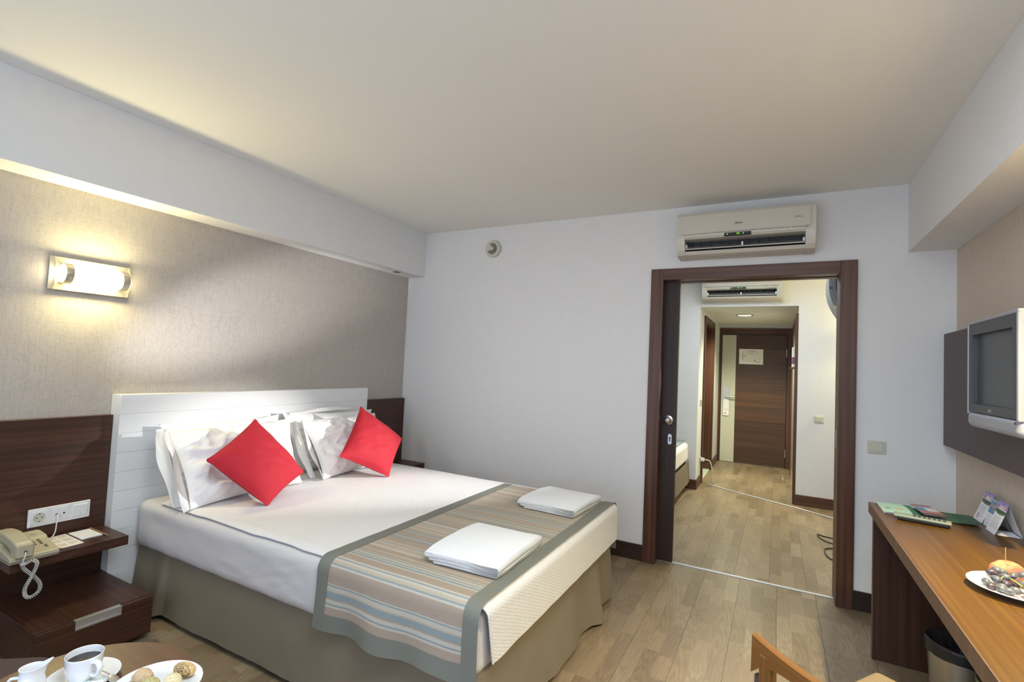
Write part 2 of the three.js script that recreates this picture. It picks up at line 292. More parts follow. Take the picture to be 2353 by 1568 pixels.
struct('baseboard_far', [bx(X2L, HLX + 0.012, 0, 0.111, HB, HB + 0.014, 0.003, true), bx(HRX - 0.012, X2R, 0, 0.111, HB, HB + 0.014, 0.003, true)], M.casing, 'walnut baseboard of the second room', 'baseboard');
struct('baseboard_hall', [bx(HLX, HLX + 0.013, 0, 0.111, BZ0 + 0.08, HB + 0.013, 0.003, true), bx(HLX, HLX + 0.013, 0, 0.111, HE, BZ1 - 0.08, 0.003, true)], M.casing, 'walnut baseboard along the left hall wall', 'baseboard');
{
  const d = struct('door_2', null, null, 'walnut cased bathroom doorway in the left hall wall', 'door');
  part(d, 'casing', [bx(HLX, HLX + 0.02, 0, 2.08, BZ0, BZ0 + 0.08, 0.002)], M.casing);
  part(d, 'casing', [bx(HLX, HLX + 0.02, 0, 2.08, BZ1 - 0.08, BZ1, 0.002)], M.casing);
  part(d, 'head_casing', [bx(HLX, HLX + 0.02, 2.0, 2.08, BZ1, BZ0, 0.002, true)], M.casing);
  part(d, 'jamb', [bx(HLX - 0.12, HLX, 0, 2.0, BZ0 - 0.015, BZ0, 0.001), bx(HLX - 0.12, HLX, 0, 2.0, BZ1, BZ1 + 0.015, 0.001), bx(HLX - 0.12, HLX, 1.985, 2.0, BZ1, BZ0, 0.001)], M.casing);
  part(d, 'door_leaf', [bx(HLX - 0.135, HLX - 0.10, 0.02, 1.98, BZ1 + 0.02, BZ0 - 0.30, 0.002)], M.casing);
  part(d, 'threshold', [bx(HLX - 0.12, HLX, 0, 0.012, BZ1, BZ0, 0.002)], std({ color: lin(0.55, 0.62, 0.5), roughness: 0.25 }), 'pale green stone threshold');
}
{
  const d = struct('door_3', null, null, 'walnut cased white closet opening in the right hall wall', 'door');
  part(d, 'casing', [bx(HRX - 0.028, HRX, 0, 2.06, HB - 0.13, HB - 0.05 + 0.05, 0.002)], M.casing);
  part(d, 'casing', [bx(HRX - 0.02, HRX, 0, 2.06, -4.40, -4.30, 0.002)], M.casing);
  part(d, 'head_casing', [bx(HRX - 0.02, HRX, 1.98, 2.06, -4.30, HB - 0.13, 0.002, true)], M.casing);
  part(d, 'closet_panel', [bx(HRX - 0.012, HRX, 0, 1.98, -4.30, HB - 0.13, 0.001)], std({ color: lin(0.62, 0.65, 0.58), roughness: 0.12 }));
}
{
  // entrance door at the end of the hall
  const d = struct('door_4', null, null, 'walnut entrance door with a white lock stile and evacuation plan', 'door');
  const z = HE, x0 = 2.332, x1 = 3.225;
  part(d, 'casing', [bx(2.215, 2.318, 0, 2.085, z, z + 0.03, 0.002)], M.casing);
  part(d, 'casing', [bx(3.238, HRX - 0.001, 0, 2.085, z, z + 0.03, 0.002)], M.casing);
  part(d, 'head_casing', [bx(2.318, 3.238, 1.995, 2.085, z, z + 0.028, 0.002, true)], M.casing);
  part(d, 'stop', [bx(2.318, 2.332, 0, 1.995, z, z + 0.02), bx(3.225, 3.238, 0, 1.995, z, z + 0.02), bx(2.332, 3.225, 1.98, 1.995, z, z + 0.02)], M.darkwood);
  part(d, 'white_stile', [bx(x0, x0 + 0.2, 0.006, 1.978, z, z + 0.012, 0.001)], M.ivory, 'white vertical lock stile');
  const n = 9; for (let i = 0; i < n; i++) part(d, 'door_board', [bx(x0 + 0.2, x1, 0.006 + 1.972 * i / n, 0.006 + 1.972 * (i + 1) / n - 0.0008, z, z + 0.012, 0.0008, true).translate(0, 0, 0)], M.doorwood[[1, 2, 1, 0, 3, 2, 1, 0, 1][i]]);
  const lp = part(d, 'lock_plate', [bx(2.355, 2.452, 0.91, 1.17, z + 0.012, z + 0.022, 0.004)], M.alu);
  part(lp, 'lever', [cyl(0.012, 0.012, 0.05, 2.41, 1.01, z + 0.045, 'z', 16), bx(2.40, 2.54, 1.0, 1.022, z + 0.058, z + 0.078, 0.008)], M.steel);
  for (const y of [1.71, 0.22]) part(d, 'hinge', [cyl(0.008, 0.008, 0.12, 3.226, y, z + 0.018, 'y', 12)], M.steel);
  part(d, 'peephole', [cyl(0.017, 0.017, 0.006, 2.742, 1.487, z + 0.014, 'z', 20)], M.darkgrey);
  part(d, 'plan_sign', [at(new THREE.PlaneGeometry(0.335, 0.235), 2.744, 1.645, z + 0.0136)], std({ roughness: 0.5, map: canvasTex(512, 360, (g, w, h) => {
    g.fillStyle = '#f2f2ee'; g.fillRect(0, 0, w, h); g.strokeStyle = '#888'; g.lineWidth = 2; g.strokeRect(140, 110, 310, 130);
    g.fillStyle = '#444'; for (let i = 0; i < 4; i++) { g.fillRect(100 + i * 60, 66, 26, 8); g.fillRect(100 + i * 60, 282, 26, 8); g.fillRect(72, 96 + i * 44, 14, 26); }
    g.fillStyle = '#c33'; g.fillRect(200, 96, 110, 7); g.fillRect(112, 130, 8, 60); g.fillRect(366, 60, 8, 44);
    g.fillStyle = '#333'; g.fillRect(190, 42, 170, 8); g.fillStyle = '#111'; g.beginPath(); g.moveTo(320, 258); g.lineTo(352, 258); g.lineTo(352, 290); g.lineTo(342, 290); g.lineTo(342, 270); g.lineTo(320, 270); g.fill(); g.fillStyle = '#6a6a4a'; g.fillRect(352, 300, 100, 9);
  }) }), 'white printed evacuation plan');
  const hg = thing('door_hanger', 'white card door hanger hanging from the entrance door lever', 'door hanger', [2.408, 0.84, z + 0.028]);
  const s = new THREE.Shape(); s.moveTo(-0.043, -0.12); s.quadraticCurveTo(0, -0.136, 0.043, -0.12); s.lineTo(0.043, 0.1); s.quadraticCurveTo(0.04, 0.14, 0, 0.142); s.quadraticCurveTo(-0.04, 0.14, -0.043, 0.1); s.closePath(); const ho = new THREE.Path(); ho.absarc(0, 0.085, 0.026, 0, 6.3); s.holes.push(ho);
  part(hg, 'card', [new THREE.ExtrudeGeometry(s, { depth: 0.002, bevelEnabled: false })], M.paper);
  part(hg, 'print', [at(new THREE.PlaneGeometry(0.07, 0.12), 0, -0.055, 0.0026)], std({ roughness: 0.6, map: canvasTex(128, 220, (g, w, h) => { g.fillStyle = '#f0efee'; g.fillRect(0, 0, w, h); g.fillStyle = '#d98080'; for (const y of [30, 52, 74, 96]) g.fillRect(14, y, 100, 6); g.fillStyle = '#c33'; g.beginPath(); g.arc(46, 170, 18, 0, 7); g.fill(); g.fillStyle = '#e0a0a0'; g.fillRect(68, 160, 40, 6); g.fillRect(68, 174, 40, 6); }) }));
}

// ------------------------------------------------------------------ headboard and bed
{
  const hb = thing('headboard', 'white horizontally boarded headboard behind the pillows', 'headboard', [0, 0, 0]);
  for (let i = 0; i < 11; i++) { const y1 = 1.104 - i * 0.1004; part(hb, 'board', [bx(0.036, 0.1, Math.max(0.002, y1 - 0.0992), y1, 0.552, 2.322, 0.0012)], M.white); }
  part(hb, 'backing', [bx(0.002, 0.0965, 0.01, 1.102, 0.5535, 2.3205)], M.white);
}
const BX0 = 0.105, BX1 = 2.262, BZN = 2.215, BZF = 0.665, BT = 0.548;
{
  const bed = thing('double_bed', 'double bed with white sheet and taupe pleated skirt', 'bed');
  // mattress in its sheet: a soft box with slight wrinkles on the near side
  const g = mergeVertices(new THREE.BoxGeometry(1, 1, 1, 60, 14, 44)); const p = g.attributes.position; g.deleteAttribute('uv');
  const hx = (BX1 - BX0) / 2 - 0.006, hy = 0.122, hz = (BZN - BZF) / 2, r = 0.045;
  for (let i = 0; i < p.count; i++) {
    let q = V(p.getX(i) * 2 * hx, p.getY(i) * 2 * hy, p.getZ(i) * 2 * hz);
    const c = V(Math.max(-hx + r, Math.min(hx - r, q.x)), Math.max(-hy + r, Math.min(hy - r, q.y)), Math.max(-hz + r, Math.min(hz - r, q.z)));
    const d = q.clone().sub(c); if (d.length() > 1e-6) q = c.clone().add(d.normalize().multiplyScalar(r));
    const wx = q.x + (BX0 + BX1) / 2, wy = q.y + 0.423, wz = q.z + (BZF + BZN) / 2;
    let k = 0.0035 * fbm(wx * 7, wy * 16, 3);
    if (wz > 2.15) k += 0.006 * Math.max(0, nz(wx * 5, wy * 30 + wx * 8, 6)) + 0.007 * Math.exp(-Math.pow((wx - 1.28) / 0.16, 2)) * nz(wx * 14, wy * 70, 2) + 0.008 * Math.exp(-Math.pow((wx - 0.3) / 0.2, 2)) * nz(wx * 9 + wy * 8, wy * 12, 4);
    if (wy > 0.53) k = 0.001 * nz(wx * 4, wz * 4);
    const n = d.length() > 1e-6 ? d.normalize() : V(0, 1, 0);
    p.setXYZ(i, wx + n.x * k, wy + n.y * k * 0.5, wz + n.z * k);
  }
  g.computeVertexNormals();
  const mt = part(bed, 'mattress', [metres(g)], M.sheet);
  mt.geometry = toCreasedNormals(mt.geometry, 1.2);
  part(bed, 'base', [bx(BX0 + 0.03, BX1 - 0.06, 0.03, 0.30, BZF + 0.06, BZN - 0.07, 0.004)], M.brownfabric);
  for (const [x, z] of [[0.3, 0.85], [0.3, 2.05], [2.1, 0.85], [2.1, 2.05]]) part(bed, 'leg', [cyl(0.025, 0.025, 0.032, x, 0.016, z, 'y', 16)], M.black);
  // skirt: hangs from the base rail round three sides, with soft waves and pleats at the corners
  const path = []; const push = (x, z, nx, n2) => path.push([x, z, nx, n2]);
  const x0 = BX0 + 0.02, x1 = BX1 - 0.0, z1 = BZN - 0.01, z0 = BZF + 0.01, R = 0.035;
  for (let i = 0; i <= 120; i++) push(x0 + (x1 - R - x0) * i / 120, z1, 0, 1);
  for (let i = 1; i <= 8; i++) { const a = Math.PI / 2 * (1 - i / 8); push(x1 - R + R * Math.cos(a), z1 - R + R * Math.sin(a), Math.cos(a), Math.sin(a)); }
  for (let i = 1; i <= 90; i++) push(x1, z1 - R + (z0 + R - z1 + R) * i / 90, 1, 0);
  for (let i = 1; i <= 8; i++) { const a = -Math.PI / 2 * i / 8; push(x1 - R + R * Math.cos(a), z0 + R + R * Math.sin(a), Math.cos(a), Math.sin(a)); }
  for (let i = 1; i <= 80; i++) push(x1 - R + (x0 - x1 + R) * i / 80, z0, 0, -1);
  let s = 0; const arc = path.map((q, i) => i ? (s += Math.hypot(q[0] - path[i - 1][0], q[1] - path[i - 1][1])) : 0);
  const sk = sheet(path.length - 1, 14, (u, v) => {
    const i = Math.round(u * (path.length - 1)), [x, z, nx, n2] = path[i], t = arc[i], h = 1 - v;     // v = 1 at the top
    const near = nx === 0 && n2 > 0, foot = nx > 0.9;
    let o = -0.014 + h * 0.026 + h * (near ? 0.010 : 0.016) * nz(t * (near ? 2.4 : 5.5), 0.4 + h * 0.4, 11) + h * h * (foot ? 0.02 : 0.008) * Math.max(0, nz(t * 4.5, 3.1, 2));
    o += 0.004 * nz(t * 14, v * 3, 7) * h;
    if (near && x < 0.42) o += h * 0.03 * Math.exp(-Math.pow((x - 0.40) / 0.05, 2)) - 0.012 * Math.exp(-Math.pow((x - 0.27) / 0.06, 2));
    if (foot) o += h * (0.05 * Math.exp(-Math.pow((z - 1.02) / 0.07, 2)) + 0.02 * Math.exp(-Math.pow((z - 1.45) / 0.14, 2)) - 0.02 * Math.exp(-Math.pow((z - 0.88) / 0.05, 2)));
    const bottom = 0.028 + 0.006 * nz(t * 3, 1, 1) - (foot ? 0.014 * Math.exp(-Math.pow((z - 1.02) / 0.08, 2)) : 0);
    return [x + nx * o, bottom + (0.34 - bottom) * v, z + n2 * o];
  }, (u, v) => [arc[Math.round(u * (path.length - 1))], v * 0.29]);
  part(bed, 'bed_skirt', [sk], M.skirt, 'taupe fabric valance');
}
// white crepe coverlet: lies on the top and falls over the foot
{
  const prof = [];                                                     // (x, y) from head to hem over the foot
  for (let i = 0; i <= 46; i++) prof.push([0.30 + (2.235 - 0.30) * i / 46, BT + 0.007, 0, 1]);
  for (let i = 1; i <= 10; i++) { const a = Math.PI / 2 * (1 - i / 10); prof.push([2.235 + 0.042 * Math.cos(a), BT - 0.035 + 0.042 * Math.sin(a), Math.cos(a), Math.sin(a)]); }
  for (let i = 1; i <= 12; i++) prof.push([2.277 + 0.003 * i / 12, BT - 0.035 - 0.168 * i / 12, 1, 0]);
  let s = 0; const arc = prof.map((q, i) => i ? (s += Math.hypot(q[0] - prof[i - 1][0], q[1] - prof[i - 1][1])) : 0);
  const n = prof.length - 1;
  const make = (off, flip) => {
    const g = sheet(n, 60, (u, v) => {
      const i = Math.round(u * n), [x, y, nx, ny] = prof[i], w = Math.max(0, (arc[i] - 1.96) / 0.2);
      const zn = 2.192 + 0.012 * nz(x * 2.2, 3) + 0.004 * nz(x * 9, 5) - 0.045 * w, zf = BZF + 0.012;
      const z = zf + (zn - zf) * v;
      let o = off + 0.002 * nz(x * 5, z * 5, 1) + w * 0.004 * nz(z * 7, 2);
      const e = Math.max(0, v - 0.985) / 0.015; const roll = e > 0 && off > 0 ? -0.003 * e : 0;
      const dip = -0.022 * Math.max(0, (z - 2.165) / 0.05) ** 2 * (1 - Math.min(1, w));
      return [x + nx * (o + roll), y + ny * (o + roll) + dip, z];
    }, (u, v) => [arc[Math.round(u * n)], v * 1.53]);
    if (flip) { const ix = g.index.array; for (let i = 0; i < ix.length; i += 3) { const t = ix[i]; ix[i] = ix[i + 1]; ix[i + 1] = t; } g.computeVertexNormals(); }
    return g;
  };
  const edge = sheet(n, 6, (u, v) => {                                  // rolled near edge
    const i = Math.round(u * n), [x, y, nx, ny] = prof[i], w = Math.max(0, (arc[i] - 1.96) / 0.2), zn = 2.192 + 0.012 * nz(x * 2.2, 3) + 0.004 * nz(x * 9, 5) - 0.045 * w;
    const a = Math.PI * v, dip = -0.022 * Math.max(0, (zn - 2.165) / 0.05) ** 2 * (1 - Math.min(1, w)), o = 0.0035 * Math.cos(a) + 0.0015;
    return [x + nx * o, y + ny * o + dip, zn + 0.0045 * Math.sin(a) - 0.001];
  }, (u, v) => [arc[Math.round(u * n)], 1.53 + v * 0.01]);
  const m = M.coverlet.clone(); m.side = THREE.DoubleSide;
  single('coverlet', [make(0.004, true), make(-0.002, false), edge], m, 'white crepe coverlet spread over the bed', 'coverlet');
}
// striped runner across the foot of the bed
{
  const path = [], add = (z, y, nzv, ny) => path.push([z, y, nzv, ny]);
  const yt = BT + 0.013, R = 0.05;
  for (let i = 0; i <= 10; i++) add(BZF - 0.012, 0.275 + (yt - R - 0.275) * i / 10, -1, 0);
  for (let i = 1; i <= 8; i++) { const a = Math.PI - Math.PI / 2 * i / 8; add(BZF - 0.012 + R + R * Math.cos(a), yt - R + R * Math.sin(a), Math.cos(a), Math.sin(a)); }
  const za = BZF - 0.012 + R, zb = BZN + 0.012 - R;
  for (let i = 1; i <= 50; i++) add(za + (zb - za) * i / 50, yt, 0, 1);
  for (let i = 1; i <= 8; i++) { const a = Math.PI / 2 - Math.PI / 2 * i / 8; add(zb + R * Math.cos(a), yt - R + R * Math.sin(a), Math.cos(a), Math.sin(a)); }
  for (let i = 1; i <= 22; i++) add(BZN + 0.012, yt - R - (yt - R - 0.30) * i / 22, 1, 0);
  let s = 0; const arc = path.map((q, i) => i ? (s += Math.hypot(q[0] - path[i - 1][0], q[1] - path[i - 1][1])) : 0), LEN = s, N = path.length - 1;
  const pos = (sv, x, off) => {
    let i = 0; while (i < N - 1 && arc[i + 1] < sv) i++;
    const t = Math.min(1, (sv - arc[i]) / (arc[i + 1] - arc[i])), a = path[i], b = path[i + 1], L = k => a[k] + (b[k] - a[k]) * t;
    let [z, y, n2, ny] = [L(0), L(1), L(2), L(3)];
    const hang = Math.max(0, (sv - (LEN - 0.23)) / 0.23), hangF = Math.max(0, (0.24 - sv) / 0.24);
    const w = 0.008 * hang * hang * Math.sin(x * 21 + 0.6) + 0.020 * hang * nz(x * 7.5, 4, sv * 0.7) + 0.012 * hangF * Math.sin(x * 20) + 0.010 * hang;
    const top = 0.0022 * nz(x * 5, sv * 3, 8) + 0.0016 * nz(x * 2, sv * 9, 3);
    const o = off + (hang + hangF > 0 ? Math.max(w, -0.003) : 0) + Math.max(-0.001, top);
    const sagX = 0.012 * hang * nz(sv * 3, x * 2, 1), hem = hang * 0.005 * Math.sin(x * 22 + 1.2) + hang * 0.010 * nz(x * 6, 8) + hang * 0.02 * (x - 1.9);
    return [x + sagX, y + ny * o + (n2 > 0.5 ? hem : 0), z + n2 * o];
  };
  const X0 = 1.515, X1 = 2.268;
  const patch = (xa, xb, sa, sb, off, nx, ns) => { const g = sheet(nx, ns, (u, v) => pos(sa + (sb - sa) * v, xa + (xb - xa) * u, off), (u, v) => [xa + (xb - xa) * u, (sa + (sb - sa) * v) / LEN]); const ix = g.index.array; for (let i = 0; i < ix.length; i += 3) { const t = ix[i]; ix[i] = ix[i + 1]; ix[i + 1] = t; } g.computeVertexNormals(); return g; };
  const B = 0.062;
  const stripes = canvasTex(64, 2048, (g, w, h) => {
    const py = s => h - s / LEN * h, C = { tan: '#a09080', beige: '#aa9d8a', cream: '#b6afa2', blue: '#869090', sand: '#aea28e', grey: '#9c958a' };
    g.fillStyle = C.beige; g.fillRect(0, 0, w, h);
    const band = (a, b, c) => { g.fillStyle = C[c]; g.fillRect(0, py(b), w, py(a) - py(b)); };
    const seq = ['tan', 'cream', 'beige', 'blue', 'cream', 'tan', 'sand', 'cream', 'grey', 'beige', 'cream', 'blue', 'sand'];
    let s = 0, i = 0; while (s < LEN) { const c = seq[Math.floor(rnd() * seq.length)], d = c === 'tan' || c === 'beige' ? rr(0.008, 0.03) : c === 'blue' ? rr(0.004, 0.010) : rr(0.003, 0.009); band(s, s + d, c); s += d; i++; }
    const E = LEN;                                                     // near side, measured back from the hem
    for (const [a, b, c] of [[0.062, 0.09, 'tan'], [0.09, 0.098, 'cream'], [0.098, 0.104, 'blue'], [0.104, 0.118, 'cream'], [0.118, 0.124, 'tan'], [0.124, 0.146, 'blue'], [0.146, 0.152, 'sand'], [0.152, 0.166, 'cream'], [0.166, 0.171, 'blue'], [0.171, 0.176, 'cream'], [0.176, 0.236, 'tan'], [0.236, 0.244, 'cream'], [0.244, 0.25, 'blue'], [0.25, 0.262, 'sand'], [0.262, 0.272, 'cream'], [0.272, 0.278, 'blue'], [0.278, 0.288, 'cream'], [0.288, 0.33, 'tan'], [0.33, 0.338, 'cream'], [0.338, 0.35, 'blue'], [0.35, 0.357, 'cream']]) band(E - b, E - a, c);
    for (let k = 0; k < 5200; k++) { g.fillStyle = `rgba(${rnd() < 0.5 ? '60,50,40' : '240,235,225'},${rr(0.03, 0.09)})`; g.fillRect(rnd() * w, rnd() * h, 1, rr(1, 4)); }
  }, [0.6, 1], true);
  const field = std({ map: stripes, roughness: 0.9, bumpMap: weave, bumpScale: 0.0004, side: THREE.DoubleSide });
  const t = thing('bed_runner', 'striped beige and blue-grey runner across the foot of the bed', 'bed runner');
  part(t, 'striped_field', [patch(X0 + B - 0.004, X1 - B + 0.004, B - 0.004, LEN - B + 0.004, 0, 34, 150)], field);
  part(t, 'border', [patch(X0, X0 + B, 0, LEN, 0.0016, 4, 150), patch(X1 - B, X1, 0, LEN, 0.0016, 4, 150), patch(X0 + B, X1 - B, 0, B, 0.0016, 34, 5), patch(X0 + B, X1 - B, LEN - B, LEN, 0.0016, 34, 5)], M.border, 'grey-green cotton border');
}
// ------------------------------------------------------------------ pillows, cushions, towels
// a stuffed square through four corners (in order round), bulging along its normal
function stuffed(c, thick, o = {}) {
  const [a, b, d, e] = c.map(q => V(...q)), n = o.n ?? 40, sd = o.seed ?? 1, pin = o.pin ?? 0.07, wr = o.wrinkle ?? 0.006;
  const N = b.clone().sub(a).cross(e.clone().sub(a)).normalize();
  const face = side => sheet(n, n, (u, v) => {
    let U = 2 * u - 1, W = 2 * v - 1; const U2 = U * (1 - pin * (1 - W * W)), W2 = W * (1 - pin * (1 - U * U)), s = (U2 + 1) / 2, t = (W2 + 1) / 2;
    const p = a.clone().multiplyScalar((1 - s) * (1 - t)).add(b.clone().multiplyScalar(s * (1 - t))).add(d.clone().multiplyScalar(s * t)).add(e.clone().multiplyScalar((1 - s) * t));
    const m = Math.max(0, (1 - Math.pow(Math.abs(U), 2.6)) * (1 - Math.pow(Math.abs(W), 2.6)));
    let h = thick / 2 * Math.pow(m, 0.6) * (side > 0 ? (o.front ?? 1.15) : (o.back ?? 0.85));
    const q = Math.min(1, m * 2.5);
    h += wr * q * (nz(U * 2.2 + sd, W * 2.2, sd) * 1.1 + 0.7 * nz(U * 5 + W * 2 + sd, W * 3.2, sd + 4)) * side * (side > 0 ? 1 : 0.4);
    if (o.crease) { const rd = a1 => 1 - Math.min(1, Math.abs(a1) * 3.2); h += o.crease * q * (rd(nz(U * 1.6 + W * 1.3 + sd, W * 1.1 - U * 0.6, sd + 1)) * 0.8 + rd(nz(U * 2.6 - W * 1.9, W * 2.2 + U + sd, sd + 5)) * 0.55 - 0.4) * side; }
    const edge = Math.max(Math.abs(U), Math.abs(W)); if (edge > 0.7) h += side * wr * 0.8 * (edge - 0.7) / 0.3 * q * nz(U * 11, W * 11, sd + 2);
    if (m <= 0.0001) h = 0;
    return [p.x + N.x * side * Math.max(h * 1, 0) , p.y + N.y * side * Math.max(h, 0), p.z + N.z * side * Math.max(h, 0)];
  }, (u, v) => [u * 0.6, v * 0.5]);
  const f = face(1), k = face(-1), ix = k.index.array; for (let i = 0; i < ix.length; i += 3) { const t = ix[i]; ix[i] = ix[i + 1]; ix[i + 1] = t; }
  let g = mergeGeometries([f, k]); g = mergeVertices(g, 1e-5); g.computeVertexNormals(); return g;
}
// open pillow-case hem standing off one side: a folded sheet between two edge points
function hem(p0, p1, out, n, sd) {
  const a = V(...p0), b = V(...p1), o = V(...out), N = V(...n);
  return sheet(10, 26, (u, v) => {
    const k = 0.55 + 0.45 * Math.sin(Math.PI * Math.min(1, 0.12 + v * 0.9)); const p = a.clone().lerp(b, v).add(o.clone().multiplyScalar(u * k)).add(N.clone().multiplyScalar(0.034 * Math.sin(u * 2.2 + v * 6.5 + sd) * u + 0.05 * nz(v * 3.6, u * 1.5, sd) * u));
    return [p.x, p.y, p.z];
  });
}
const pw = M.pillow.clone(); pw.side = THREE.DoubleSide;
{
  const mk = (label, corners, thick, o, hems) => { o.n = 56;
    const t = thing('pillow', label, 'pillow', [0, 0, 0], 0, 'white bed pillows'); part(t, 'pillowcase', [stuffed(corners, thick, o)], M.pillow);
    for (const h of hems || []) part(t, 'case_hem', [hem(...h)], pw);
  };
  // corners: bottom near, bottom far, top far, top near
  mk('white pillow standing behind the left red cushion, hidden at the back', [[0.30, 0.565, 2.14], [0.30, 0.565, 1.45], [0.165, 0.95, 1.43], [0.165, 0.945, 2.165]], 0.12, { seed: 3, pin: 0.1, crease: 0.01 });
  mk('white pillow with an open hem directly behind the left red cushion', [[0.55, 0.562, 2.185], [0.52, 0.562, 1.50], [0.315, 0.94, 1.46], [0.29, 0.93, 2.20]], 0.15, { seed: 9, front: 0.95, wrinkle: 0.018, crease: 0.02, pin: 0.075 }, [[[0.54, 0.562, 2.18], [0.30, 0.925, 2.18], [0.035, 0.0, 0.05], [0.3, 0.2, 0], 2], [[0.47, 0.562, 2.18], [0.25, 0.93, 2.185], [-0.01, 0.0, 0.055], [-0.3, 0, 0.1], 7]]);
  mk('white pillow against the headboard with its corner above the right red cushion', [[0.30, 0.565, 1.39], [0.30, 0.565, 0.62], [0.165, 0.935, 0.565], [0.165, 0.965, 1.41]], 0.12, { seed: 14, pin: 0.09, crease: 0.01 }, [[[0.20, 0.945, 1.37], [0.18, 0.955, 0.78], [0.0, 0.028, 0.0], [0.4, 0, 0], 4]]);
  mk('white pillow with an open hem directly behind the right red cushion', [[0.55, 0.562, 1.36], [0.53, 0.562, 0.70], [0.31, 0.925, 0.68], [0.30, 0.92, 1.37]], 0.15, { seed: 21, wrinkle: 0.018, crease: 0.018, pin: 0.075 }, [[[0.545, 0.562, 1.355], [0.30, 0.915, 1.35], [0.035, 0.0, 0.045], [0.3, 0.2, 0], 5], [[0.47, 0.562, 1.36], [0.245, 0.925, 1.36], [-0.01, 0.0, 0.05], [-0.3, 0, 0.1], 9]]);
}
{
  const mk = (label, corners, seed) => {
    const t = thing('cushion', label, 'cushion', [0, 0, 0], 0, 'red scatter cushions'); part(t, 'cover', [stuffed(corners, 0.15, { seed, pin: 0.05, wrinkle: 0.007, front: 1.0, back: 1.0 })], M.red);
    const q = corners.map(c => V(...c)), pts = [];
    for (let i = 0; i < 4; i++) { const a = q[i], b = q[(i + 1) % 4], c = q[0].clone().add(q[1]).add(q[2]).add(q[3]).multiplyScalar(0.25); for (let k = 0; k < 12; k++) { const s = k / 12, p = a.clone().lerp(b, s).lerp(c, 0.05 * 4 * s * (1 - s)); pts.push([p.x, p.y, p.z]); } }
    part(t, 'seam_piping', [tube(pts, 0.0022, 160, 6, true)], M.red);
  };
  // corners: bottom, far side, top, near side
  mk('red square cushion propped on its corner, nearer the telephone', [[0.775, 0.562, 1.925], [0.60, 0.652, 1.56], [0.50, 0.978, 1.835], [0.635, 0.815, 2.175]], 5);
  mk('red square cushion propped on its corner, nearer the doorway wall', [[0.81, 0.562, 1.045], [0.645, 0.766, 0.73], [0.50, 1.006, 1.025], [0.69, 0.727, 1.37]], 8);
}
function towel(label, cx, cz, turn, w, d) {
  const t = thing('folded_towel', label, 'towel', [cx, BT + 0.0175, cz], turn, 'folded white towels on the runner');
  // layered folds: outline in x, y pushed along z, edges rounded, then gently domed
  const slab = (x0, x1, y0, y1, nx, nzz, sd, dome) => {
    const r = (y1 - y0) / 2, out = []; const P = [];
    for (let i = 0; i <= 10; i++) { const a = -Math.PI / 2 - Math.PI * i / 10; P.push([x0 + r + r * Math.cos(a), (y0 + y1) / 2 + r * Math.sin(a)]); }
    for (let i = 1; i < nx; i++) P.push([x0 + r + (x1 - x0 - 2 * r) * i / nx, y1]);
    for (let i = 0; i <= 10; i++) { const a = Math.PI / 2 - Math.PI * i / 10; P.push([x1 - r + r * Math.cos(a), (y0 + y1) / 2 + r * Math.sin(a)]); }
    for (let i = 1; i < nx; i++) P.push([x1 - r - (x1 - x0 - 2 * r) * i / nx, y0]);
    P.push(P[0]);
    const f = (q, z, k) => { const h = (q[1] - y0) / (y1 - y0), e = 1 - Math.pow(Math.abs(2 * z / d), 3); return [q[0] * (1 - 0.035 * Math.pow(Math.abs(2 * z / d), 6)) + 0.003 * nz(z * 9, q[1] * 60, sd), q[1] + h * (dome * e * (0.6 + 0.4 * Math.sin(Math.PI * (q[0] - x0) / (x1 - x0))) + 0.003 * nz(q[0] * 12, z * 12, sd)), z]; };
    const body = sheet(P.length - 1, nzz, (u, v) => f(P[Math.round(u * (P.length - 1))], (v - 0.5) * d), (u, v) => [u * 0.8, v * d]);
    const caps = [1, -1].map(s => { const top = []; const g = sheet(nx + 20, 4, (u, v) => { const i = Math.round(u * (nx + 19)), lo = P[P.length - 1 - i] || P[0], hi = P[i]; const a = f(lo, s * d / 2), b = f(hi, s * d / 2); return [a[0] + (b[0] - a[0]) * v, a[1] + (b[1] - a[1]) * v, s * d / 2 + s * 0.003 * Math.sin(Math.PI * v)]; }, (u, v) => [u * 0.4, v * 0.03]); return g; });
    return [body, ...caps];
  };
  const tw = M.towel.clone(); tw.side = THREE.DoubleSide;
  part(t, 'top_fold', slab(-w / 2, w / 2, 0.020, 0.037, 20, 22, cx * 7, 0.019), tw);
  part(t, 'under_fold', slab(-w / 2 + 0.045, w / 2 - 0.006, 0, 0.0105, 20, 10, cx * 3, 0.0), tw);
  part(t, 'under_fold', slab(-w / 2 + 0.022, w / 2 - 0.002, 0.010, 0.0212, 20, 10, cx * 5, 0.0), tw);
}
towel('folded white towel in the middle of the runner, nearer the telephone', 2.045, 1.815, 0.04, 0.345, 0.425);
towel('folded white towel at the runner end, nearer the doorway wall', 2.02, 0.945, -0.05, 0.36, 0.40);

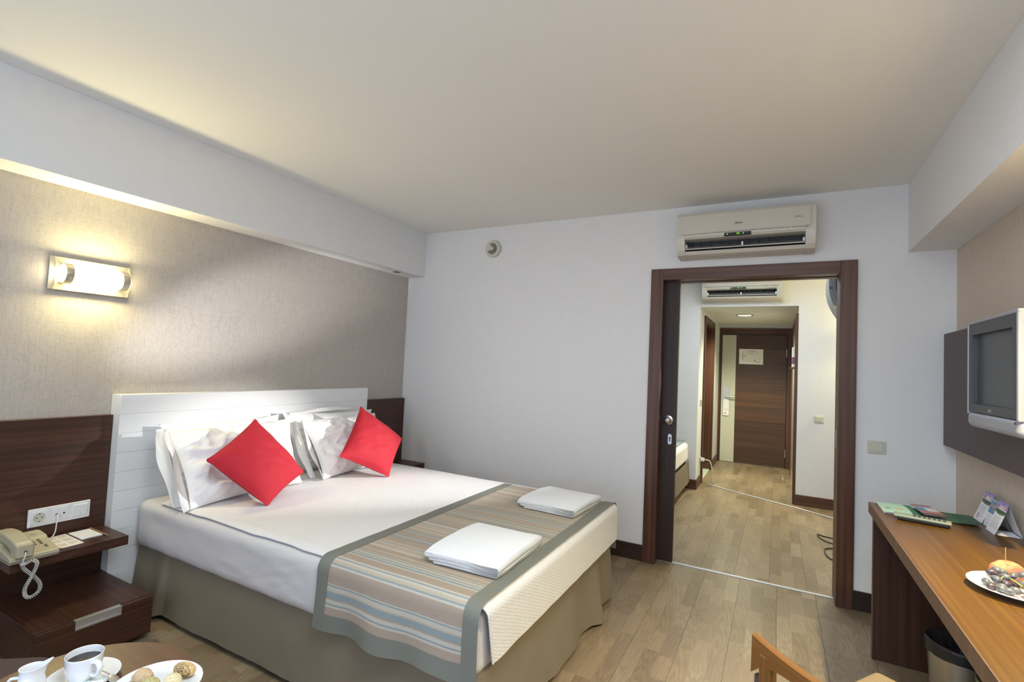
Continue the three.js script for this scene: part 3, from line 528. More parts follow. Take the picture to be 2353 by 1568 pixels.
// ------------------------------------------------------------------ bedside units
function bedside(label, z0, z1, mirror) {
  const t = thing('bedside_unit', label, 'bedside unit', [0, 0, 0], 0, 'walnut bedside units');
  part(t, 'back_panel', [bx(0.001, 0.035, 0.002, 0.996, z0, z1, 0.002, true)], M.panelwood);
  const s0 = mirror ? z0 + 0.003 : z0 + 0.012, s1 = mirror ? z1 - 0.015 : z0 + 0.442;
  part(t, 'shelf', [bx(0.035, 0.31, 0.386, 0.43, s0, s1, 0.002, true)], M.panelwood);
  const c0 = mirror ? z0 + 0.05 : z0 + 0.003, c1 = mirror ? z1 - 0.02 : z0 + 0.423;
  part(t, 'cabinet', [bx(0.035, 0.527, 0.03, 0.2, c0, c1, 0.0015, true), bx(0.06, 0.48, 0.0, 0.03, c0 + 0.02, c1 - 0.02)], M.panelwood);
  const dr = part(t, 'drawer_front', [bx(0.530, 0.549, 0.03, 0.198, c0, c1, 0.0015, true)], M.panelwood);
  const h0 = (c0 + c1) / 2 - 0.083, h1 = (c0 + c1) / 2 + 0.083;
  part(dr, 'handle', [bx(0.545, 0.5525, 0.163, 0.172, h0, h1, 0.001), bx(0.545, 0.5525, 0.172, 0.2005, h0, h0 + 0.014, 0.001), bx(0.545, 0.5525, 0.172, 0.2005, h1 - 0.014, h1, 0.001), bx(0.5455, 0.5495, 0.17, 0.2, h0 + 0.01, h1 - 0.01), bx(0.527, 0.5525, 0.1985, 0.2015, h0, h1)], M.alu, 'recessed aluminium pull');
}
bedside('walnut bedside unit holding the telephone', 2.3225, 2.80, false);
bedside('walnut bedside unit in the corner behind the right red cushion', 0.004, 0.5515, true);

// ------------------------------------------------------------------ wall lamp: tray, glass tube, end caps; the light sits inside the tube
function wallLamp(label, pos, turn, power) {
  const t = thing('wall_lamp', label, 'wall lamp', pos, turn, 'tube wall lamps');       // wall plane at local x = 0, facing +x
  const brass = std({ color: lin(0.62, 0.58, 0.46), metalness: 0.75, roughness: 0.34 });
  part(t, 'back_plate', [bx(0.022, 0.027, -0.08, 0.08, -0.173, 0.173, 0.001)], brass);
  part(t, 'mount', [bx(0, 0.023, -0.035, 0.035, -0.06, 0.06)], M.steel);
  for (const s of [-1, 1]) {
    const cap = part(t, 'end_cap', [at(turnG(lathe([[0.0465, -0.015], [0.0495, -0.015], [0.0495, 0.015], [0.0465, 0.015], [0.0465, -0.015]], 40), Math.PI / 2), 0.058, 0, s * 0.118)], brass);
    part(cap, 'end_disc', [cyl(0.045, 0.045, 0.003, 0.058, 0, s * 0.1305, 'z', 40)], std({ color: lin(0.8, 0.8, 0.8), emissive: lin(1, 0.93, 0.72), emissiveIntensity: 0.9, roughness: 0.5 }), 'translucent glowing end disc');
    for (let i = 0; i < 5; i++) { const g = new THREE.TorusGeometry(0.009 + i * 0.0078, 0.0014, 6, 36); g.translate(0.058, 0, s * 0.1325); part(cap, 'ring', [clean(g)], M.steel); }
    { const l = new THREE.PointLight(lin(1, 0.88, 0.55), power * 0.11, 0, 2); l.name = 'wall_lamp_end_light'; l.position.set(0.058, 0, s * 0.150); l.castShadow = true; l.shadow.radius = 2; t.add(l); }
    part(t, 'end_bracket', [bx(0.027, 0.05, -0.012, 0.012, s * 0.134 - 0.002, s * 0.134 + 0.002)], M.steel);
    part(t, 'end_gusset', [prismEnd(s)], brass);
  }
  const glow = std({ color: lin(0.9, 0.9, 0.85), emissive: lin(1, 0.9, 0.6), emissiveIntensity: 5.5, roughness: 0.4 });
  part(t, 'glass_tube', [cyl(0.046, 0.046, 0.208, 0.058, 0, 0, 'z', 40)], glow, 'glowing white glass tube');
  for (const z of [-0.055, 0.055]) {
    const l = new THREE.PointLight(lin(1, 0.84, 0.40), power, 0, 2); l.name = 'wall_lamp_bulb_light'; l.position.set(0.058, 0, z); l.castShadow = true; l.shadow.radius = 2; t.add(l);
  }
}
function prismEnd(s) { const g = prism([[0.027, -0.079], [0.0285, -0.079], [0.05, -0.035], [0.05, 0.035], [0.0285, 0.079], [0.027, 0.079]], 0.002); g.translate(0, 0, s > 0 ? 0.156 : -0.158); return g; }
wallLamp('glowing tube wall lamp above the telephone', [0, 1.698, 2.458], 0, 0.67);
// recessed spotlight in the right soffit, over the desk
{
  const t = thing('recessed_spotlight', 'lit recessed spotlight in the right soffit above the fruit plate', 'spotlight', [3.885, SB, 1.74]);
  part(t, 'rim', [turnG(lathe([[0.031, 0], [0.039, 0.0], [0.039, 0.003], [0.031, 0.004], [0.031, 0]]), Math.PI)], M.alu);
  part(t, 'lamp_lens', [cyl(0.031, 0.031, 0.002, 0, -0.001, 0, 'y', 32)], std({ color: 0xffffff, emissive: lin(1, 0.82, 0.5), emissiveIntensity: 6 }));
  const l = new THREE.SpotLight(lin(1, 0.85, 0.46), 19, 0, 0.95, 1, 2); l.name = 'spotlight_light'; l.position.set(0, -0.012, 0); l.target.position.set(-0.2, -2, 0.16); l.castShadow = true; l.shadow.radius = 1.2; t.add(l, l.target);
}

// ------------------------------------------------------------------ things on and above the left bedside shelf
{
  const t = thing('socket_plate', 'ivory three-gang plate with socket, telephone jack and switch', 'wall socket', [0.0352, 0.53, 2.513]);
  const cells = [0.0785, 0, -0.0785];
  part(t, 'frame', [bx(0, 0.009, -0.0425, 0.0425, -0.1195, 0.1195, 0.004)], M.white);
  for (const c of cells) part(t, 'insert', [bx(0.006, 0.0105, -0.031, 0.031, c - 0.031, c + 0.031, 0.002)], M.white);
  part(t, 'socket_well', [at(turnG(lathe([[0.0205, 0.0], [0.0225, 0.0], [0.0225, 0.0016], [0.0205, 0.0016], [0.0205, 0.0]]), 0, 0, -Math.PI / 2), 0.0104, 0, cells[0]), cyl(0.0205, 0.0205, 0.0006, 0.0104, 0, cells[0], 'x', 32)], M.ivory);
  part(t, 'socket_holes', [cyl(0.0026, 0.0026, 0.0012, 0.0106, 0, cells[0] + 0.0095, 'x', 12), cyl(0.0026, 0.0026, 0.0012, 0.0106, 0, cells[0] - 0.0095, 'x', 12), bx(0.010, 0.0114, 0.016, 0.0195, cells[0] - 0.003, cells[0] + 0.003), bx(0.010, 0.0114, -0.0195, -0.016, cells[0] - 0.003, cells[0] + 0.003)], M.black);
  part(t, 'telephone_jack', [bx(0.009, 0.0118, -0.004, 0.004, 0.010, 0.0185), bx(0.009, 0.0114, -0.003, 0.005, -0.018, -0.010), cyl(0.0018, 0.0018, 0.002, 0.0108, -0.012, 0.001, 'x', 10)], M.darkgrey);
  part(t, 'rocker', [bx(0.009, 0.0135, -0.028, 0.028, cells[2] - 0.0285, cells[2] + 0.0285, 0.0025)], M.white);
  part(t, 'rocker_mark', [cyl(0.0016, 0.0016, 0.001, 0.0136, -0.018, cells[2], 'x', 10)], M.darkgrey);
  single('telephone_line', [tube([[0.051, 0.53, 2.5275], [0.062, 0.52, 2.528], [0.066, 0.49, 2.532], [0.07, 0.455, 2.536], [0.075, 0.4375, 2.545], [0.10, 0.4345, 2.566], [0.125, 0.436, 2.60]], 0.0026, 50, 8)], M.white, 'white telephone line from the wall jack to the telephone', 'cable');
}
{
  const t = thing('telephone', 'beige corded desk telephone on the left bedside shelf', 'telephone', [0, 0.4305, 0]);
  const beige = std({ color: lin(0.47, 0.42, 0.29), roughness: 0.45 });
  const x0 = 0.10, x1 = 0.334, top = x => x > 0.20 ? 0.024 + (x1 - x) / (x1 - 0.20) * 0.024 : 0.056;
  const out = [[x0, 0.006], [x0 + 0.004, 0.004], [x1 - 0.003, 0.004], [x1, 0.010], [x1 - 0.002, 0.022], [x1 - 0.008, 0.025], [0.205, 0.0475], [0.195, 0.056], [0.125, 0.062], [x0, 0.058]];
  const body = prism(out, 0.158, 0.0025); body.translate(0, 0, 2.615);
  part(t, 'body', [body], beige);
  part(t, 'bottom_groove', [bx(x0 + 0.004, x1 + 0.0032, 0.0095, 0.0112, 2.6118, 2.7765)], M.black);
  part(t, 'foot', [bx(0.12, 0.31, 0.0, 0.005, 2.63, 2.76, 0.001)], M.darkgrey);
  const key = (x, z, w = 0.0062, d = 0.011) => { const g = bx(-w / 2, w / 2, -0.002, 0.0025, -d / 2, d / 2, 0.001); turnG(g, 0, 0, -0.176); at(g, x, top(x) + 0.0018, z); part(t, 'key', [g], M.black); };
  for (let c = 0; c < 3; c++) for (let r = 0; r < 4; r++) key(0.216 + r * 0.0135, 2.694 - c * 0.0225);
  key(0.277, 2.643); key(0.291, 2.643);
  part(t, 'memo_strip', [turnG(bx(-0.0012, 0.0012, 0, 0.0008, -0.011, 0.011), 0, 0, 0).translate(0.165, 0.0613, 2.65)], M.darkgrey);
  // handset: arched bar with two ends, lying along the left side
  const hs = []; for (let i = 0; i <= 20; i++) { const x = 0.095 + 0.25 * i / 20; hs.push([x, 0.092 + 0.008 * Math.sin(Math.PI * i / 20) - (i < 2 || i > 18 ? 0.004 : 0)]); }
  const under = [[0.345, 0.052], [0.338, 0.046], [0.296, 0.050], [0.288, 0.066], [0.24, 0.074], [0.19, 0.074], [0.15, 0.068], [0.142, 0.058], [0.100, 0.056], [0.095, 0.062]];
  const hg = prism([...hs, ...under].reverse(), 0.042, 0.008); hg.translate(0, -0.006, 2.711);
  turnG(hg, 0, 0, 0); const ph = hg.attributes.position; for (let i = 0; i < ph.count; i++) ph.setY(i, ph.getY(i) - 0.085 * Math.max(0, ph.getX(i) - 0.2)); hg.computeVertexNormals();
  const h = part(t, 'handset', [hg], beige);
  part(h, 'cord_socket', [bx(0.350, 0.3545, 0.045, 0.055, 2.728, 2.738)], M.darkgrey);
  // coiled cord
  const mid = new THREE.CatmullRomCurve3([[0.356, 0.041, 2.733], [0.358, 0.02, 2.739], [0.352, 0.0, 2.738], [0.348, -0.002, 2.728], [0.348, 0.006, 2.706], [0.348, -0.009, 2.691], [0.35, -0.057, 2.704], [0.352, -0.107, 2.725], [0.348, -0.142, 2.716], [0.345, -0.150, 2.70], [0.342, -0.138, 2.677], [0.342, -0.108, 2.672], [0.334, -0.068, 2.693], [0.328, -0.028, 2.725], [0.326, 0.0, 2.735], [0.328, 0.012, 2.738]].map(q => V(...q)));
  const straight = new THREE.CatmullRomCurve3([V(0.353, 0.05, 2.733), V(0.357, 0.035, 2.7335), V(0.358, 0.02, 2.739), V(0.352, 0.0, 2.738)]);
  part(t, 'cord_end', [clean(new THREE.TubeGeometry(straight, 16, 0.0024, 8))], M.white);
  const NP = 60 * 14, frames = mid.computeFrenetFrames(400), pts = [];
  for (let i = 0; i <= NP; i++) { const s = 0.08 + 0.92 * i / NP, p = mid.getPointAt(s), k = Math.min(400, Math.round(s * 400)), a = i / 14 * 6.2832; p.addScaledVector(frames.normals[k], 0.0058 * Math.cos(a)).addScaledVector(frames.binormals[k], 0.0058 * Math.sin(a)); pts.push(p); }
  part(t, 'coiled_cord', [clean(new THREE.TubeGeometry(new THREE.CatmullRomCurve3(pts), NP, 0.0020, 6))], std({ color: lin(0.66, 0.64, 0.58), roughness: 0.45 }), 'hanging coiled cord');
}
{
  const g = sheet(10, 10, (u, v) => [0.064 + 0.2 * v + 0.008 * u, 0.4312 + 0.006 * Math.max(0, u - 0.8) * 5 * 0.3 * v, 2.493 + 0.09 * u + 0.002 * v], (u, v) => [v, u]);
  single('instruction_card', [g], std({ side: THREE.DoubleSide, roughness: 0.6, map: canvasTex(512, 256, (c, w, h) => { c.fillStyle = '#e9e2d6'; c.fillRect(0, 0, w, h); c.strokeStyle = '#bdb2a2'; c.strokeRect(8, 8, w - 16, h - 16); c.fillStyle = '#8b7f72'; for (let a = 0; a < 3; a++) for (let b = 0; b < 2; b++) for (let r = 0; r < 6; r++) c.fillRect(26 + a * 160, 24 + b * 118 + r * 15, 60 + ((a * 7 + r * 31 + b * 13) % 60), 5); }) }), 'printed paper instruction card beside the telephone', 'card');
  single('notepad', [bx(0.074, 0.212, 0.4302, 0.4345, 2.402, 2.487, 0.0006)], M.paper, 'blank white notepad on the left bedside shelf', 'notepad');
  const p = thing('pencil', 'brown wooden pencil beside the notepad', 'pencil', [0, 0, 0]);
  part(p, 'shaft', [cyl(0.0037, 0.0037, 0.165, 0.147, 0.4339, 2.3955, 'x', 6)], std({ color: lin(0.34, 0.17, 0.08), roughness: 0.5 }));
  part(p, 'point', [cyl(0.0037, 0.0005, 0.02, 0.2395, 0.4339, 2.3955, 'x', 6)], std({ color: lin(0.4, 0.27, 0.15), roughness: 0.6 }));
}
{
  const t = thing('recessed_spotlight', 'small unlit recessed spotlight in the left soffit', 'spotlight', [0.109, SB, 0.293]);
  part(t, 'rim', [at(turnG(lathe([[0.031, 0], [0.039, 0.0], [0.039, 0.003], [0.031, 0.004], [0.031, 0]]), Math.PI), 0, 0, 0)], M.alu);
  part(t, 'lens', [cyl(0.031, 0.031, 0.002, 0, -0.001, 0, 'y', 32)], M.darkgrey);
}
{
  const t = thing('smoke_alarm', 'round cream alarm sounder high on the doorway wall', 'alarm', [0.926, 2.346, 0]);
  part(t, 'housing', [turnG(lathe([[0.0, 0.02], [0.052, 0.02], [0.060, 0.024], [0.07, 0.022], [0.0735, 0.015], [0.0735, 0.0], [0, 0]].reverse()), Math.PI / 2)], M.ivory);
  part(t, 'centre', [cyl(0.012, 0.012, 0.006, -0.012, 0.002, 0.022, 'z', 20)], M.ivory);
  for (let i = 0; i < 5; i++) { const g = new THREE.TorusGeometry(0.019 + i * 0.0068, 0.0021, 5, 30, 4.6); g.rotateZ(-2.6); g.translate(-0.008, 0.001, 0.0205); part(t, 'grille_slot', [clean(g)], M.black); }
}
function lightSwitch(label, x, y, z, m) {
  const t = thing('light_switch', label, 'light switch', [x, y, z]);
  part(t, 'frame', [bx(-0.045, 0.045, -0.037, 0.037, 0, 0.009, 0.005)], m);
  part(t, 'rocker', [bx(-0.032, 0.032, -0.026, 0.028, 0.006, 0.0125, 0.003)], m);
  part(t, 'mark', [cyl(0.0016, 0.0016, 0.001, 0, -0.018, 0.0127, 'z', 10)], M.darkgrey);
}
lightSwitch('ivory rocker light switch on the white wall right of the doorway', 3.636, 0.967, 0, M.ivory);
lightSwitch('ivory rocker light switch on the far wall of the second room', 3.505, 0.925, HB, M.ivory);

// ------------------------------------------------------------------ air conditioners
function airConditioner(label, x0, y0, z0) {
  const t = thing('air_conditioner', label, 'air conditioner', [x0, y0, z0], 0, 'split air conditioners');
  const Wd = 0.81, body = std({ color: lin(0.60, 0.575, 0.50), roughness: 0.42 });
  const ext = (pts, xa, xb, bev = 0) => { const g = prism(pts, xb - xa, bev); turnG(g, 0, Math.PI / 2, 0); g.scale(1, 1, -1); const ix = g.attributes.position; for (let i = 0; i < ix.count; i += 3) for (const k of ['position', 'normal', 'uv']) { const a = g.attributes[k], n = a.itemSize; for (let c = 0; c < n; c++) { const q = a.array[(i + 1) * n + c]; a.array[(i + 1) * n + c] = a.array[(i + 2) * n + c]; a.array[(i + 2) * n + c] = q; } } g.translate(xa, 0, 0); return g; };
  // outlines in (z, y)
  const up = [[0, 0.105], [0.19, 0.105], [0.205, 0.118], [0.207, 0.135], [0.186, 0.262], [0.172, 0.285], [0.15, 0.292], [0, 0.292]];
  const lowLip = [[0, 0], [0.12, 0.0], [0.15, 0.008], [0.166, 0.028], [0.150, 0.034], [0.10, 0.03], [0, 0.03]];
  const cheek = [[0, 0], [0.12, 0], [0.15, 0.008], [0.176, 0.035], [0.192, 0.07], [0.2, 0.112], [0.186, 0.262], [0.172, 0.285], [0.15, 0.292], [0, 0.292]];
  part(t, 'body', [ext(up, 0.05, Wd - 0.05), ext(lowLip, 0.05, Wd - 0.05), ext(cheek, 0, 0.0505, 0.002), ext(cheek, Wd - 0.0505, Wd, 0.002)], body);
  part(t, 'front_panel', [ext([[0.178, 0.145], [0.2075, 0.138], [0.2105, 0.141], [0.190, 0.262], [0.177, 0.282], [0.16, 0.28]], 0.028, Wd - 0.028, 0.0015)], body);
  part(t, 'outlet', [bx(0.05, Wd - 0.05, 0.028, 0.106, 0.02, 0.09)], M.black, 'dark air outlet');
  for (let i = 0; i < 12; i++) part(t, 'vane', [bx(0.085 + i * 0.058, 0.0875 + i * 0.058, 0.034, 0.1, 0.088, 0.135)], M.darkgrey);
  part(t, 'louver', [turnG(bx(0.056, Wd - 0.056, -0.002, 0.002, -0.035, 0.035, 0.0015), 0.42, 0, 0).translate(0, 0.058, 0.14)], std({ color: lin(0.22, 0.21, 0.20), roughness: 0.5 }));
  part(t, 'louver_edge', [bx(0.054, Wd - 0.054, 0.039, 0.045, 0.170, 0.174, 0.001)], body);
  for (const x of [0.06, Wd / 2, Wd - 0.06]) part(t, 'louver_pin', [bx(x - 0.006, x + 0.006, 0.05, 0.075, 0.15, 0.166, 0.002)], M.alu);
  // curved slot line under the panel
  for (let i = 0; i < 8; i++) { const xa = 0.045 + i * 0.091, q = k => { const x = xa + k * 0.0835 / 6, s = (x / Wd - 0.5) * 2; return [x, 0.1285 + 0.005 * (1 - s * s), 0.2076]; }; part(t, 'intake_slot', [tube([0, 2, 4, 6].map(q), 0.0013, 12, 5)], M.darkgrey); }
  part(t, 'display', [bx(0.30, 0.458, 0.1065, 0.1275, 0.19, 0.2083, 0.001)], M.black, 'black display strip');
  const led = std({ color: 0x000000, emissive: lin(0.25, 1, 0.05), emissiveIntensity: 1.6 });
  for (const x of [0.318, 0.412]) part(t, 'display_light', [ball(0.0032, x, 0.117, 0.2085, [1, 1, 0.3], 10)], led);
  part(t, 'display_digits', [bx(0.374, 0.376, 0.1115, 0.1225, 0.208, 0.2089), bx(0.380, 0.388, 0.1205, 0.1225, 0.208, 0.2089), bx(0.386, 0.388, 0.1115, 0.1225, 0.208, 0.2089), bx(0.380, 0.382, 0.117, 0.1225, 0.208, 0.2089)], led);
  const logo = (w, h, draw) => std({ transparent: true, roughness: 0.5, map: canvasTex(256, 96, (g, a, b) => { g.clearRect(0, 0, a, b); g.fillStyle = g.strokeStyle = '#2b2a28'; draw(g); }) });
  const tilt = -0.165;
  const pl = (w, h) => turnG(new THREE.PlaneGeometry(w, h), tilt, 0, 0);
  part(t, 'maker_mark', [pl(0.064, 0.024).translate(0.387, 0.188, 0.2062)], logo(0, 0, g => { g.lineWidth = 7; g.beginPath(); g.arc(46, 50, 30, 0.9, 5.6); g.stroke(); g.font = 'bold 50px sans-serif'; g.fillText('Midea', 52, 66); }));
  part(t, 'range_mark', [pl(0.056, 0.021).translate(0.725, 0.196, 0.2048)], logo(0, 0, g => { g.lineWidth = 7; g.beginPath(); g.moveTo(20, 70); g.quadraticCurveTo(50, 58, 62, 30); g.stroke(); g.beginPath(); g.arc(58, 20, 7, 0, 7); g.fill(); g.beginPath(); g.moveTo(30, 40); g.lineTo(72, 34); g.stroke(); g.font = 'italic 48px sans-serif'; g.fillText('toplus', 66, 66); }));
}
airConditioner('cream split air conditioner above the doorway', 2.487, 2.150, 0);
airConditioner('cream split air conditioner over the hall in the second room', 2.328, 2.205, HB);

// ------------------------------------------------------------------ television and its wall panel
{
  const t = thing('wall_panel', 'dark plum-brown mounting panel on the right wall behind the television', 'wall panel');
  const m = std({ color: lin(0.082, 0.056, 0.056), roughness: 0.5 });
  part(t, 'panel_board', [bx(3.935, 3.998, 1.022, 1.643, 0.04, 0.452, 0.001)], m);
  part(t, 'panel_board', [bx(3.935, 3.998, 1.022, 1.643, 0.4535, 1.66, 0.001)], m);
}
{
  const t = thing('television', 'silver flat television on the right wall', 'television', [0, 0, 0]);
  const silver = std({ color: lin(0.40, 0.405, 0.45), roughness: 0.38, metalness: 0.25 });
  const za = 0.762, zb = 1.292, ya = 1.182, yb = 1.64, xf = 3.85;
  part(t, 'casing', [bx(xf, xf + 0.06, yb - 0.014, yb, za, zb, 0.005), bx(xf, xf + 0.06, ya + 0.055, yb - 0.004, za, za + 0.012, 0.004), bx(xf, xf + 0.06, ya + 0.055, yb - 0.004, zb - 0.020, zb, 0.008), bx(xf, xf + 0.062, ya, ya + 0.067, za, zb, 0.024), bx(xf + 0.03, 3.91, ya + 0.03, yb - 0.01, za + 0.012, zb - 0.012, 0.01)], silver);
  part(t, 'bezel', [bx(xf + 0.003, xf + 0.03, yb - 0.062, yb - 0.013, za + 0.011, zb - 0.019, 0.001), bx(xf + 0.003, xf + 0.03, ya + 0.066, ya + 0.10, za + 0.011, zb - 0.019, 0.001), bx(xf + 0.003, xf + 0.03, ya + 0.099, yb - 0.061, za + 0.011, za + 0.052, 0.001), bx(xf + 0.003, xf + 0.03, ya + 0.099, yb - 0.061, zb - 0.058, zb - 0.019, 0.001)], std({ color: lin(0.075, 0.075, 0.082), roughness: 0.45 }));
  part(t, 'screen', [bx(xf + 0.022, xf + 0.031, ya + 0.095, yb - 0.058, za + 0.048, zb - 0.055)], std({ color: lin(0.062, 0.066, 0.078), roughness: 0.3 }), 'dark switched-off screen');
  part(t, 'maker_mark', [turnG(new THREE.PlaneGeometry(0.04, 0.012), 0, -Math.PI / 2, 0).translate(xf + 0.0024, ya + 0.081, 1.02)], std({ color: lin(0.25, 0.25, 0.25), roughness: 0.4 }));
  part(t, 'sensor', [bx(xf - 0.0006, xf + 0.004, ya + 0.047, ya + 0.056, zb - 0.03, zb - 0.021, 0.001)], M.darkgrey);
  part(t, 'status_dot', [ball(0.003, xf + 0.0005, ya + 0.051, zb - 0.014, [0.4, 1, 1], 10)], std({ color: lin(0.6, 0.05, 0.05), roughness: 0.4 }));
  part(t, 'bracket', [bx(3.905, 3.936, 1.33, 1.5, 0.95, 1.1)], M.black);
}
// ------------------------------------------------------------------ desk
const DT = 0.752;
{
  const t = thing('desk', 'long walnut desk along the television wall', 'desk');
  part(t, 'desk_top', [bx(3.528, W - 0.001, DT - 0.05, DT, 0.562, 3.25, 0.0015)], M.desk);
  part(t, 'edge_band', [bx(3.5258, 3.5282, DT - 0.05, DT - 0.0008, 0.562, 3.25)], M.deskedge);
  part(t, 'side_panel', [bx(3.545, W - 0.016, 0.002, DT - 0.05, 0.562, 0.59, 0.0015)], M.deskdark);
  part(t, 'edge_band', [bx(3.5432, 3.5452, 0.002, DT - 0.05, 0.5625, 0.5895)], M.deskedge);
  part(t, 'side_panel', [bx(3.545, W - 0.016, 0.002, DT - 0.05, 3.22, 3.248, 0.0015)], M.deskdark);
  part(t, 'back_rail', [bx(3.96, 3.98, 0.52, DT - 0.05, 0.59, 3.22, 0.001)], M.deskdark);
}
// printed matter on the desk
{
  const flat = (pts, y, curl = 0) => sheet(12, 12, (u, v) => { const [a, b, c, d] = pts, x = (a[0] * (1 - u) + b[0] * u) * (1 - v) + (d[0] * (1 - u) + c[0] * u) * v, z = (a[1] * (1 - u) + b[1] * u) * (1 - v) + (d[1] * (1 - u) + c[1] * u) * v; return [x, y + curl * Math.max(0, u - 0.5) * v * 2 * (0.6 + 0.4 * Math.sin(u * 9)), z]; }, (u, v) => [u, 1 - v]);
  const inv = g => { const ix = g.index.array; for (let i = 0; i < ix.length; i += 3) { const q = ix[i]; ix[i] = ix[i + 1]; ix[i + 1] = q; } g.computeVertexNormals(); return g; };
  const f = thing('green_folder', 'dark green card folder lying on the desk below the tent cards', 'folder');
  part(f, 'cover', [inv(flat([[3.66, 0.60], [3.905, 0.585], [3.90, 0.79], [3.665, 0.785]], DT + 0.006, 0.012))], std({ color: lin(0.035, 0.115, 0.05), roughness: 0.5, side: THREE.DoubleSide }));
  part(f, 'pages', [inv(flat([[3.662, 0.602], [3.90, 0.588], [3.897, 0.785], [3.667, 0.781]], DT + 0.0025, 0.008)), inv(flat([[3.662, 0.602], [3.90, 0.588], [3.897, 0.788], [3.667, 0.783]], DT + 0.0045, 0.010))], M.paper);
  const b = thing('brochure', 'pale green brochure with a dark green flap on the desk corner', 'brochure');
  part(b, 'cover', [inv(flat([[3.552, 0.58], [3.690, 0.572], [3.692, 0.775], [3.558, 0.79]], DT + 0.0105))], std({ side: THREE.DoubleSide, roughness: 0.45, map: canvasTex(384, 512, (g, w, h) => { g.fillStyle = '#a9cbb8'; g.fillRect(0, 0, w, h); g.fillStyle = '#2f6a4d'; g.beginPath(); g.moveTo(w, 0); g.lineTo(w * 0.78, 0); g.quadraticCurveTo(w * 0.88, h / 2, w * 0.78, h); g.lineTo(w, h); g.fill(); g.fillStyle = '#cf9a3e'; g.beginPath(); g.ellipse(w * 0.55, h * 0.55, 40, 30, 0, 0, 7); g.fill(); g.strokeStyle = '#3f7d8c'; g.lineWidth = 8; g.beginPath(); g.moveTo(w * 0.3, h * 0.52); g.quadraticCurveTo(w * 0.42, h * 0.5, w * 0.48, h * 0.6); g.stroke(); g.fillStyle = '#4c7c88'; for (let i = 0; i < 4; i++) g.fillRect(w * 0.14 + i * 14, h * 0.45, 8, 110); }) }));
  part(b, 'pages', [bx(3.556, 3.690, DT + 0.0005, DT + 0.0095, 0.583, 0.772, 0.0005)], M.paper);
  const p = thing('photo_leaflet', 'leaflet with a red-roofed hotel photograph on the desk', 'leaflet');
  part(p, 'print', [inv(flat([[3.685, 0.585], [3.76, 0.575], [3.79, 0.79], [3.70, 0.80]], DT + 0.0235))], std({ side: THREE.DoubleSide, roughness: 0.35, map: canvasTex(256, 384, (g, w, h) => { g.fillStyle = '#8f5a4a'; g.fillRect(0, 0, w, h); g.fillStyle = '#7f93a8'; g.fillRect(0, h * 0.18, w, h * 0.26); g.fillStyle = '#3f6fa0'; g.fillRect(10, h * 0.3, w * 0.4, h * 0.3); g.fillStyle = '#b3b6bd'; g.fillRect(w * 0.45, h * 0.3, w * 0.5, h * 0.28); g.fillStyle = '#a05038'; for (let i = 0; i < 5; i++) g.fillRect(20 + i * 46, h * 0.6 + (i % 2) * 14, 38, 26); g.fillStyle = '#4a3432'; g.fillRect(0, h * 0.78, w, h * 0.22); }) }));
  part(p, 'pages', [inv(flat([[3.686, 0.586], [3.759, 0.577], [3.789, 0.788], [3.701, 0.798]], DT + 0.0215))], M.paper);
}
{
  const t = thing('remote_control', 'grey-green remote control in front of the brochures', 'remote control', [3.676, DT + 0.002, 0.868], -0.20);
  const grey = std({ color: lin(0.24, 0.28, 0.23), roughness: 0.5 });
  part(t, 'case', [bx(-0.098, 0.098, 0.012, 0.024, -0.027, 0.027, 0.006)], grey);
  part(t, 'underside', [bx(-0.085, 0.09, 0.0, 0.016, -0.022, 0.022, 0.006)], M.black);
  for (let i = 0; i < 7; i++) for (let j = 0; j < 3; j++) part(t, 'button', [bx(-0.03 + i * 0.0165, -0.02 + i * 0.0165, 0.022, 0.0262, -0.017 + j * 0.014, -0.009 + j * 0.014, 0.001)], M.darkgrey);
  part(t, 'button', [bx(-0.052, -0.044, 0.022, 0.0262, -0.006, 0.002, 0.001)], std({ color: lin(0.1, 0.2, 0.6), roughness: 0.4 }), 'blue button');
  part(t, 'button', [bx(0.084, 0.092, 0.022, 0.0262, 0.008, 0.016, 0.001)], std({ color: lin(0.75, 0.22, 0.05), roughness: 0.4 }), 'orange power button');
}
